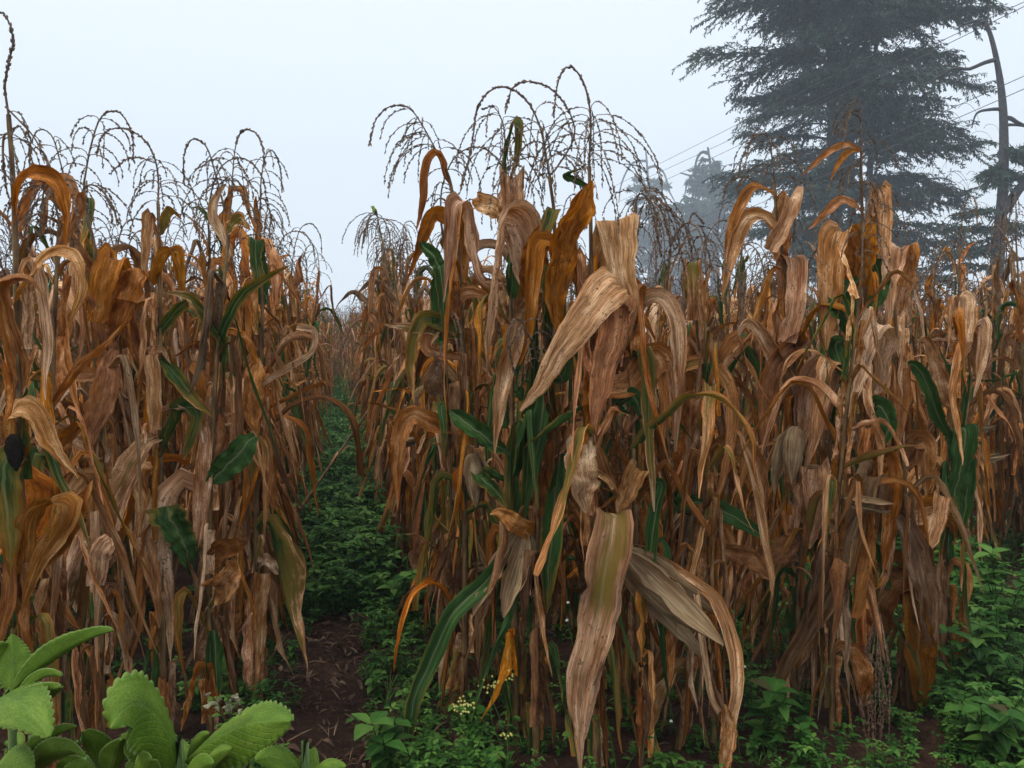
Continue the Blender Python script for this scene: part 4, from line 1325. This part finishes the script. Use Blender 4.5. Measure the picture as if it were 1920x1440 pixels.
big_weed('broad leaved weed at the left edge of the bare soil', 455, 1290, 3.45, 1, .085, .14)
big_weed('bushy weed at the bottom edge just right of the bare soil', 730, 1460, 2.75, 2, .08, .2, 4)
big_weed('weed with lush leaves hanging over the path beside the middle block', 745, 1200, 4.2, 3, .085, .28, 4)
big_weed('weed growing at the foot of the looping dry leaf', 1420, 1400, 2.95, 4, .08, .22, 4)
big_weed('round leaved weed at the bottom right corner', 1850, 1440, 2.8, 5, .075, .22, 5)
big_weed('tall leafy weed against the right edge beneath the maize', 1880, 1180, 4.0, 6, .085, .42, 6)
big_weed('leafy weed between the grey maize plant and the right hand weeds', 1790, 1300, 3.4, 7, .08, .28, 5)

# single upright round leaf among the stalks
mb = MB()
weed_leaf(mb, P(1075, 1385, 2.7), (-.55, -.25, .5), .058, .05, rw, .95)
tube(mb, [P(1075, 1385, 2.7), P(1082, 1420, 2.72), P(1085, 1460, 2.75)], .0018, 4)
tag(mb.build('seedling', M['weed']), 'single bright green oval leaf on a thin stem among brown stalks', 'seedling')

# ------------------------------------------------------------------ broad leaved shrub in front
def broad_leaf(root, base, tip, wpx, D, roll=0., arch=.15, fold=.35, curl=0., teeth=16, seed=1, side=None, base_off=None, cup=0.):
    """A thick velvety leaf with a scalloped edge, folded along its midrib."""
    r = np.random.default_rng(seed)
    a, b = P(*base), P(*tip)
    L = np.linalg.norm(b - a)
    d = unit(b - a)
    view = unit((a + b) / 2 - np.array([0, 0, CAMZ]))
    s0 = unit(np.cross(d, view)) if side is None else unit(np.asarray(side, float) - d * np.dot(side, d))
    n0 = np.cross(s0, d)
    if side is None and n0[2] < 0 and abs(roll) < .01:
        pass
    cr, sr = math.cos(roll), math.sin(roll)
    s, nn = s0 * cr + n0 * sr, n0 * cr - s0 * sr
    n, m = 90, 12
    t = np.linspace(0, 1, n + 1)
    w = .9 * wpx / FPX * D
    body = np.sin(np.pi * t ** .85) ** .72
    body = np.where(t > .55, body * (1 - .12 * (t - .55) / .45), body)
    env = np.clip(np.minimum(t / .06, (1 - t) / .04), 0, 1)
    p = a + d * (t * L)[:, None] + UPV * (arch * L * 4 * t * (1 - t))[:, None] * np.array([0, 0, 1]) + nn * (cup * L * t * t)[:, None]
    tg = tangents(p)
    sv = unit(s - tg * (tg @ s)[:, None])
    nv = np.cross(sv, tg)
    j = np.linspace(-1, 1, m + 1)
    V = np.zeros((n + 1, m + 1, 3))
    ph = r.uniform(0, 6, 3)
    for c, x in enumerate(j):
        sc = np.abs(np.sin(np.pi * teeth * t + (.6 if x > 0 else 0)))
        wid = w * .5 * body + abs(x) ** 6 * env * .065 * w * (sc - .5)
        ed = .05 * abs(x) ** 2 * np.sin(t * 9 + ph[0] + (1.5 if x > 0 else 0)) + .02 * np.sin(t * 24 + ph[1]) * abs(x)
        pucker = .003 * np.sin(t * 34 - abs(x) * 9) * (1 - abs(x) ** 4) * env
        h = (fold * abs(x) ** 1.3 + curl * x * x + ed + pucker) * w * .5 * body ** .5
        V[:, c] = p + sv * (x * wid)[:, None] * (1 - .3 * min(1, abs(fold))) + nv * h[:, None]
    uv = np.zeros((n + 1, m + 1, 2))
    uv[..., 0] = (j + 1) / 2
    uv[..., 1] = t[:, None]
    i = np.arange(n)[:, None] * (m + 1) + np.arange(m)[None]
    q = np.stack([i, i + 1, i + m + 2, i + m + 1], -1).reshape(-1, 4)
    mb = MB()
    mb.add(V.reshape(-1, 3), q, uv.reshape(-1, 2), (0, .5, r.uniform(), .5))
    o = mb.build('leaf', M['broad'], root, root.location)
    sd = o.modifiers.new('thickness', 'SOLIDIFY')
    sd.thickness = .0012
    return o


def shrub(label, foot_px, D, stems):
    b = P(foot_px[0], foot_px[1], D)
    b[2] = float(gh(b[0], b[1]))
    root = empty('broadleaf_shrub', b, label, 'shrub', 'bright green shrubs at the bottom left')
    mb = MB()
    for st in stems:
        pts = [b] + [P(*q) for q in st]
        tube(mb, spline(pts, 24), np.linspace(.008, .0045, 25), 8)
    mb.build('stem', M['broadstem'], root, root.location)
    return root


sA = shrub('bright green broad leaved shrub at the left edge with one long leaf pointing up right', (20, 1440), .95, [[(25, 1480, .95), (40, 1340, .95)], [(60, 1500, .98), (70, 1430, .97)]])
BL = [  # base, tip, width px, keywords
    ((28, 1290, .95), (212, 1182, .92), 62, dict(roll=-.75, arch=.06, fold=.7, seed=1)),
    ((25, 1300, .95), (22, 1190, .97), 78, dict(roll=.3, arch=.0, fold=.45, seed=2)),
    ((-20, 1300, .97), (8, 1205, .96), 60, dict(roll=0, fold=.4, seed=3)),
    ((25, 1300, .96), (62, 1238, 1.0), 50, dict(roll=.2, fold=.4, seed=4)),
    ((30, 1325, .93), (115, 1268, .90), 34, dict(roll=-.7, fold=.9, seed=5)),
    ((22, 1350, .92), (115, 1288, .88), 62, dict(roll=-.5, fold=.5, arch=.05, seed=6)),
    ((-15, 1320, .93), (92, 1382, .82), 105, dict(roll=.2, fold=.2, arch=.12, seed=7)),
    ((40, 1425, .96), (142, 1362, .93), 48, dict(roll=-.8, fold=.6, arch=.05, seed=8)),
    ((50, 1455, .95), (158, 1418, .90), 62, dict(roll=-.6, fold=.45, arch=.15, seed=9)),
    ((40, 1400, .98), (10, 1395, 1.0), 40, dict(fold=.4, seed=10)),
    ((-10, 1440, .93), (60, 1470, .88), 90, dict(roll=-.3, fold=.3, arch=.1, seed=11)),
    ((12, 1325, .93), (18, 1288, .93), 24, dict(fold=-1.1, seed=12)),
]
for b_, t_, w_, kw in BL: broad_leaf(sA, b_, t_, w_, .93, **kw)
sB = shrub('bright green broad leaved shrub with two big arching leaves and a withered bud', (330, 1440), .95, [[(335, 1500, .95), (342, 1450, .955)], [(180, 1540, .97), (200, 1450, .96)]])
BL = [
    ((345, 1445, .96), (196, 1368, .86), 165, dict(roll=-.5, arch=.36, fold=.32, cup=-.05, seed=21)),
    ((348, 1428, .96), (545, 1352, .86), 150, dict(roll=.6, arch=.08, fold=.5, seed=22)),
    ((200, 1455, .95), (158, 1372, .92), 62, dict(roll=.5, fold=.5, arch=.1, seed=23)),
    ((205, 1460, .94), (226, 1388, .90), 60, dict(roll=-.3, fold=.5, arch=.05, seed=24)),
    ((300, 1470, .93), (228, 1378, .92), 66, dict(roll=-.5, fold=.4, arch=.25, seed=25)),
    ((335, 1460, .97), (315, 1385, 1.0), 70, dict(roll=.2, fold=.3, seed=26)),
    ((360, 1460, .92), (432, 1405, .88), 46, dict(roll=.8, fold=.5, arch=.1, seed=27)),
    ((395, 1460, .92), (505, 1398, .90), 74, dict(roll=.4, fold=.35, arch=.2, seed=28)),
    ((240, 1460, .95), (300, 1420, .98), 60, dict(roll=-.3, fold=.3, seed=29)),
    ((340, 1470, .90), (400, 1432, .86), 50, dict(roll=.3, fold=.4, arch=.1, seed=30)),
    ((150, 1470, .97), (110, 1430, .95), 60, dict(roll=.3, fold=.35, seed=31)),
    ((350, 1430, .97), (392, 1375, .96), 30, dict(roll=.3, fold=.5, seed=32)),
    ((420, 1475, .93), (455, 1412, .95), 60, dict(roll=-.2, fold=.4, arch=.05, seed=33)),
    ((260, 1480, .90), (285, 1425, .88), 62, dict(roll=.3, fold=.45, seed=34)),
    ((180, 1480, .92), (120, 1440, .9), 50, dict(roll=.4, fold=.4, seed=35)),
]
for b_, t_, w_, kw in BL: broad_leaf(sB, b_, t_, w_, .92, **kw)
mb = MB()
rg = np.random.default_rng(3)
for k in range(18):          # crumpled whitish bud heads lying on the big leaf
    c = P(388 + 70 * rg.uniform() ** .9, 1322 + rg.normal(0, 9), .90 + rg.normal(0, .006))
    L = rg.uniform(.005, .011)
    a = rg.standard_normal(3)
    ribbon(mb, [c, c + unit(a) * L * .5 + UPV * .003, c + unit(a) * L * .9 + unit(rg.standard_normal(3)) * L * .3], L * .7, unit(rg.standard_normal(3)), n=6, m=4, kind='spear', curl=.5, wave=.1, r=rg)
mb.build('withered_bud', M['gall'], sB, sB.location)
sC = shrub('small light green shrub tip at the bottom edge right of the withered bud', (560, 1440), .9, [[(572, 1500, .9), (574, 1466, .9)]])
BL = [
    ((575, 1458, .90), (478, 1425, .85), 58, dict(roll=-.4, fold=.3, arch=.15, seed=41)),
    ((560, 1460, .90), (590, 1402, .92), 56, dict(roll=.5, fold=.4, arch=.05, seed=42)),
    ((575, 1460, .88), (648, 1438, .86), 40, dict(roll=.4, fold=.35, arch=.1, seed=43)),
]
for b_, t_, w_, kw in BL: broad_leaf(sC, b_, t_, w_, .9, **kw)

# ------------------------------------------------------------------ trees
def sprays(mb, p, r, step, ln, wd, down=.35, seed=None):
    """Feathery scale-leaf sprays along a branchlet."""
    s = np.concatenate([[0], np.cumsum(np.linalg.norm(np.diff(p, axis=0), axis=1))])
    u = np.arange(0, s[-1], step)
    if len(u) < 1: return
    k = len(u)
    c = np.stack([np.interp(u, s, p[:, q]) for q in range(3)], 1)
    tg = tangents(p)
    t = unit(np.stack([np.interp(u, s, tg[:, q]) for q in range(3)], 1))
    d = unit(t + .75 * r.standard_normal((k, 3)) - UPV * down)
    w = unit(np.cross(d, r.standard_normal((k, 3)))) * (wd * r.uniform(.6, 1.3, (k, 1)))
    L = d * (ln * r.uniform(.5, 1.3, (k, 1)))
    V = np.stack([c, c + L * .45 + w, c + L, c + L * .45 - w], 1).reshape(-1, 3)
    dd = np.repeat(np.stack([np.zeros(k), np.full(k, .5), np.clip((r.uniform() if seed is None else seed) + r.normal(0, .12, k), 0, 1), np.full(k, .5)], 1), 4, 0)
    mb.add(V, np.arange(4 * k).reshape(-1, 4), None, dd)


def limb(wood, crown, a, d0, L, r, rad, dens=1., e_end=-.25, ln=.24, wd=.032, sub=None, step=.10, bare=.25):
    n = 12
    h = np.array([d0[0], d0[1], 0]); az = math.atan2(h[1], h[0]); e0 = math.atan2(d0[2], np.linalg.norm(h) + 1e-6)
    t = np.linspace(0, 1, n)
    e = e0 + (e_end - e0) * t ** 1.1 + .25 * np.clip(t - .75, 0, 1)
    aa = az + np.cumsum(r.standard_normal(n)) * .09
    st = np.stack([np.cos(e) * np.cos(aa), np.cos(e) * np.sin(aa), np.sin(e)], 1) * L / n
    p = np.vstack([a, a + np.cumsum(st, 0)])
    tube(wood, p, np.linspace(rad, rad * .2, n + 1), 5)
    tg = tangents(p)
    nb = int((sub or 16) * L / 3.5) + 3
    sd = r.uniform(.1, .9)
    for k in range(nb):
        f = bare + (1 - bare) * (k + r.uniform()) / nb
        i = min(n, int(f * n))
        side = unit(np.cross(tg[i], UPV)) * (1 if k % 2 else -1)
        d = unit(tg[i] * r.uniform(.3, 1.) + side * r.uniform(.2, 1.) + UPV * r.uniform(-.7, .7))
        bl = L * r.uniform(.14, .34) * (1.15 - .5 * f) + .15
        q = droop(p[i], d, bl, 7, 1.2, -r.uniform(.2, .8), .15, r)
        tube(wood, q, np.linspace(rad * .22, rad * .06, len(q)), 3)
        sprays(crown, q, r, step / dens, ln, wd, .6, sd)
    sprays(crown, p[-4:], r, step / dens, ln, wd, .2, sd)


def big_conifer():
    r = np.random.default_rng(31)
    D = 54.
    q_ = D / 22.
    base = P(1590, 720, D); base[2] = 0
    root = empty('conifer_tree', base, 'tall broad dark conifer rising out of the top of the picture', 'tree', 'trees in the fog behind the field')
    wood, crown, twig = MB(), MB(), MB()
    leaders = []
    for x0, x1, x2, rad, dy, top in ((1585, 1562, 1560, .20, 0, 17.), (1600, 1600, 1608, .15, .4, 16.), (1610, 1626, 1640, .12, -.5, 14.5)):
        a = P(x0, 560, D); a[2] = 0
        b = P(x1, 300, D); c = P(x2, 0, D)
        e = np.array([c[0], c[1], top * q_])
        pp = spline([a, np.array([(a[0] + b[0]) / 2, a[1] + dy * .5, 2.5 * q_]), b + np.array([0, dy, 0]), c + np.array([0, dy, 0]), e + np.array([0, dy, 0])], 40)
        tube(wood, pp, np.linspace(rad * q_, .04, 41), 8)
        leaders.append(pp)
    for k in range(290):
        z = 1.9 + (16.5 - 1.9) * ((k + r.uniform()) / 290)
        ld = leaders[0 if r.uniform() < .5 else int(r.integers(1, 3))]
        i = int(np.argmin(np.abs(ld[:, 2] - z * q_)))
        a = ld[i]
        Rm = np.interp(z, [1.5, 3.5, 6, 8.5, 10.5, 13, 17], [2.9, 3.4, 3.8, 4.2, 4.3, 3.4, .6])
        az = k * 2.399 + r.normal(0, .3)
        if math.cos(az) > .3: Rm = max(Rm, 4.0) if z < 10 else Rm * 1.05
        if r.uniform() < .10: continue
        L = q_ * Rm * r.uniform(.35, 1.05)
        d0 = (math.cos(az), math.sin(az), r.uniform(-.15, 1.1))
        limb(wood, crown, a, d0, L, r, .040 * L / 3.5 + .010, 1.0, r.uniform(-.75, .1), .28, .045, 28, .049)
    for k in range(90):      # dead hanging twigs on the right side
        x, y = r.uniform(1660, 1800), r.uniform(120, 380)
        q = P(x, y, D - 4 + r.normal(0, .8))
        p = droop(q, (r.normal(0, .5), r.normal(0, .3), .2), r.uniform(.9, 3.0), 8, .6, -.98, .3, r)
        tube(twig, p, np.linspace(.018, .007, len(p)), 3)
    for (x0, y0, x1, y1) in ((1700, 190, 1745, 130), (1745, 130, 1810, 128), (1660, 120, 1730, 40), (1600, 230, 1690, 210), (1750, 100, 1765, 125)):
        a, b = P(x0, y0, D - 4), P(x1, y1, D - 4)
        tube(twig, spline([a, (a + b) / 2 + UPV * .2, b], 8), .04, 5)
    wood.build('trunk', M['bark'], root, base)
    crown.build('crown', M['conifer'], root, base, smooth=False)
    tag(twig.build('dead_twigs', M['deadtwig'], root, base), kind='stuff')


big_conifer()


def dead_top_tree():
    r = np.random.default_rng(41)
    D = 42.
    base = P(1868, 720, D); base[2] = 0
    root = empty('conifer_tree', base, 'crooked tree with a bare dead top and green clumps low on its trunk', 'tree', 'trees in the fog behind the field')
    wood, crown, twig = MB(), MB(), MB()
    tr = [np.array([base[0], base[1], 0])] + [P(x, y, D) for x, y in ((1866, 560), (1872, 460), (1880, 360), (1882, 250), (1878, 175), (1868, 110), (1856, 62), (1846, 41))]
    tube(wood, spline(tr, 40), [.55, .44, .37, .30, .265, .235, .195, .14, .10], 9)

    def br(pts, r0, r1, dd=0., mb=wood):
        tube(mb, spline([P(x, y, D + dd) for x, y in pts], 14), np.linspace(r0, r1, 15) * 2.3, 6)
    br([(1846, 42), (1832, 39), (1820, 42), (1808, 46)], .045, .02)
    br([(1848, 44), (1853, 32), (1854, 18)], .03, .008)
    br([(1866, 112), (1845, 118), (1815, 130), (1790, 128), (1762, 142), (1735, 160)], .05, .015, -.2)
    br([(1867, 108), (1868, 100)], .03, .01)
    br([(1882, 222), (1895, 222), (1908, 230), (1935, 242)], .06, .03)
    br([(1884, 235), (1900, 234), (1930, 238)], .04, .015)
    br([(1878, 205), (1860, 205), (1832, 212), (1822, 240)], .045, .012)
    br([(1878, 400), (1895, 378), (1915, 350), (1960, 318)], .13, .09)
    br([(1872, 490), (1895, 488), (1925, 484)], .06, .035)
    br([(1872, 470), (1890, 456), (1905, 448), (1912, 450)], .04, .02)
    for k in range(70):
        x, y = r.uniform(1745, 1880), r.uniform(230, 500)
        q = P(x, y, D + r.normal(0, .8))
        p = droop(q, (r.normal(0, .6), r.normal(0, .3), .3), r.uniform(.6, 1.9), 7, .6, -.95, .3, r)
        tube(twig, p, np.linspace(.014, .005, len(p)), 3)
    cl = [((1882, 290), (1935, 285), 16), ((1880, 305), (1850, 330), 9), ((1885, 330), (1930, 335), 10), ((1880, 300), (1845, 360), 8),
          ((1870, 395), (1800, 400), 12), ((1870, 430), (1790, 425), 12), ((1872, 440), (1905, 420), 5), ((1868, 470), (1770, 480), 14), ((1868, 500), (1740, 500), 14),
          ((1868, 440), (1850, 470), 6), ((1880, 270), (1900, 300), 8), ((1872, 410), (1888, 430), 5)]
    for (a_, b_, n) in cl:
        a, b = P(*a_, D), P(*b_, D)
        for k in range(int(n * 1.6)):
            c = a + (b - a) * r.uniform(.1, 1.05)
            d = unit(np.array([r.normal(0, 1), r.normal(0, .8), r.uniform(-.3, .5)]) + unit(b - a) * .5)
            q = droop(c, d, r.uniform(.6, 1.5), 6, 1.1, -.4, .2, r)
            tube(wood, q, .012, 3)
            sprays(crown, q, r, .021, .31, .040, .4)
        tube(wood, spline([a, (a + b) / 2 + UPV * .1, b], 8), np.linspace(.055, .02, 9), 5)
    wood.build('trunk', M['bark'], root, base)
    crown.build('crown', M['conifer'], root, base, smooth=False)
    tag(twig.build('dead_twigs', M['deadtwig'], root, base), kind='stuff')


dead_top_tree()


def fog_tree(label, D, trunk_px, rad, crown_box, nl, seed, bare_arms=()):
    r = np.random.default_rng(seed)
    base = P(trunk_px[0][0], 720, D); base[2] = 0
    root = empty('conifer_tree', base, label, 'tree', 'trees in the fog behind the field')
    wood, crown = MB(), MB()
    tr = [base] + [P(x, y, D) for x, y in trunk_px]
    pp = spline(tr, 30)
    tube(wood, pp, np.linspace(rad, rad * .15, 31), 7)
    for pts in bare_arms:
        tube(wood, spline([P(x, y, D) for x, y in pts], 12), np.linspace(rad * .3, rad * .1, 13), 5)
    ztab = [P(0, y, D)[2] for y, _ in crown_box][::-1]
    rtab = [w / FPX * D for _, w in crown_box][::-1]
    for k in range(nl):
        z = ztab[0] + (ztab[-1] - ztab[0]) * (k + r.uniform()) / nl
        a = pp[int(np.argmin(np.abs(pp[:, 2] - z)))]
        L = np.interp(z, ztab, rtab) * r.uniform(.3, 1.25)
        az = k * 2.399 + r.normal(0, .4)
        limb(wood, crown, a, (math.cos(az), math.sin(az), r.uniform(0, .6)), max(1.8, L), r, .19, 1., r.uniform(-.4, .3), 1.25, .23, 20, .25)
    wood.build('trunk', M['bark'], root, base)
    crown.build('crown', M['conifer'], root, base, smooth=False)


fog_tree('pale thin fogbound tree with a bare spire and drooping bare arms', 230, [(1222, 560), (1220, 420), (1214, 320), (1211, 282)], 1.4,
         [(335, 30), (380, 60), (450, 75), (520, 80), (590, 85)], 60, 51,
         [[(1213, 302), (1195, 302), (1180, 312), (1165, 345), (1160, 380)], [(1215, 315), (1228, 312), (1243, 322), (1252, 345), (1256, 360)],
          [(1214, 325), (1198, 312), (1170, 307)], [(1217, 350), (1235, 346), (1252, 356), (1265, 378)]])
fog_tree('fogbound conifer with a bent bare tip just left of the tall conifer', 180, [(1340, 560), (1342, 470), (1336, 380), (1332, 310), (1327, 276)], 1.4,
         [(300, 18), (340, 48), (390, 78), (440, 85), (480, 40)], 60, 52,
         [[(1328, 288), (1316, 285), (1306, 300), (1301, 330)], [(1330, 310), (1310, 318), (1290, 340), (1284, 365)], [(1332, 330), (1300, 330), (1275, 324)], [(1331, 300), (1315, 302), (1308, 320)]])
fog_tree('low fogbound tree crown filling the gap between two taller trees', 205, [(1275, 570), (1272, 480), (1270, 410)], .5,
         [(375, 20), (410, 55), (460, 80), (520, 75), (580, 70)], 55, 53)

# ------------------------------------------------------------------ power lines
def wire(label, a, b, sag):
    a, b = np.asarray(a), np.asarray(b)
    t = np.linspace(0, 1, 60)[:, None]
    p = a * (1 - t) + b * t - UPV * (sag * 4 * t * (1 - t))
    mb = MB()
    tube(mb, p, .007, 5)
    tag(mb.build('power_line', M['wire']), label, 'power line', 'power lines in front of the trees')


def wire_px(label, p0, d0, p1, d1, sag):
    a, b = P(*p0, d0), P(*p1, d1)
    wire(label, a + (a - b) * .35, b + (b - a) * .6, sag)


wire_px('uppermost power line running behind the top of the tall conifer', (1235, 306), 30, (1800, 14), 15, .06)
wire_px('power line touching the twig at the dead tree top', (1235, 322), 30, (1880, 17), 14, .06)
wire_px('third power line from the top crossing the middle of the tall conifer', (1235, 342), 30, (1690, 120), 16, .06)
wire_px('power line meeting the bare trunk at mid height', (1340, 395), 26, (1900, 146), 13.5, .06)
wire_px('lowest power line crossing the bare trunk', (1340, 415), 26, (1900, 170), 13.5, .06)

# ------------------------------------------------------------------ bird
def bird():
    D = 5.2
    b = P(705, 402, D)
    o = empty('bird', b, 'tiny yellow green bird perched on a drooping tassel', 'bird')
    ax = unit(np.array([-.25, -.1, .95]))
    t = np.linspace(0, 1, 14)
    prof = np.interp(t, [0, .12, .4, .62, .72, .86, .97, 1], [.004, .011, .0165, .0125, .0105, .0115, .007, .001])
    pts = np.stack([b + ax * (q * .058) + np.array([-.010 * q * q, 0, 0]) for q in t])
    mb = MB()
    tube(mb, pts, prof, 12)
    mb.build('body', M['bird_green'], o, b)
    mb = MB()
    tube(mb, [b + ax * .052 + np.array([-.014, 0, 0]), b + ax * .051 + np.array([-.024, 0, -.002])], [.003, .0005], 6)
    mb.build('beak', M['bird_dark'], o, b)
    mb = MB()
    ribbon(mb, [b + ax * .008, b - ax * .015 + np.array([.006, 0, 0]), b - ax * .034 + np.array([.012, 0, 0])], .010, (0, 1, 0), n=6, m=2, kind='flat', fold=.2)
    mb.build('tail', M['bird_dark'], o, b)
    for s in (-1, 1):
        mb = MB()
        q = b + np.array([.004, .013 * s, 0])
        ribbon(mb, [q + ax * .036, q + ax * .018, q - ax * .006], .015, (1, 0, 0), n=8, m=4, kind='spear', curl=-.2)
        mb.build('wing', M['bird_dark'], o, b)
        mb = MB()
        tube(mb, [b + ax * .006 + np.array([0, .005 * s, 0]), b + np.array([0, .005 * s, -.012])], .0012, 4)
        mb.build('leg', M['bird_dark'], o, b)


bird()

# ------------------------------------------------------------------ haze
hz = MB()
x0, y0, z0, x1, y1, z1 = -280, -280, -1.2, 280, 280, 60
v = [(x0, y0, z0), (x1, y0, z0), (x1, y1, z0), (x0, y1, z0), (x0, y0, z1), (x1, y0, z1), (x1, y1, z1), (x0, y1, z1)]
hz.add(v, [(3, 2, 1, 0), (4, 5, 6, 7), (0, 1, 5, 4), (1, 2, 6, 5), (2, 3, 7, 6), (3, 0, 4, 7)])
hm = bpy.data.materials.new('haze')
hm.use_nodes = True
hm.node_tree.nodes.clear()
ho = hm.node_tree.nodes.new('ShaderNodeOutputMaterial')
pv = hm.node_tree.nodes.new('ShaderNodeVolumePrincipled')
pv.inputs['Color'].default_value = (.82, .91, 1.0, 1)
pv.inputs['Density'].default_value = .0023
hm.node_tree.links.new(pv.outputs[0], ho.inputs['Volume'])
tag(hz.build('haze', hm, smooth=False), 'pale fog hanging over the field and trees', 'haze', kind='stuff')
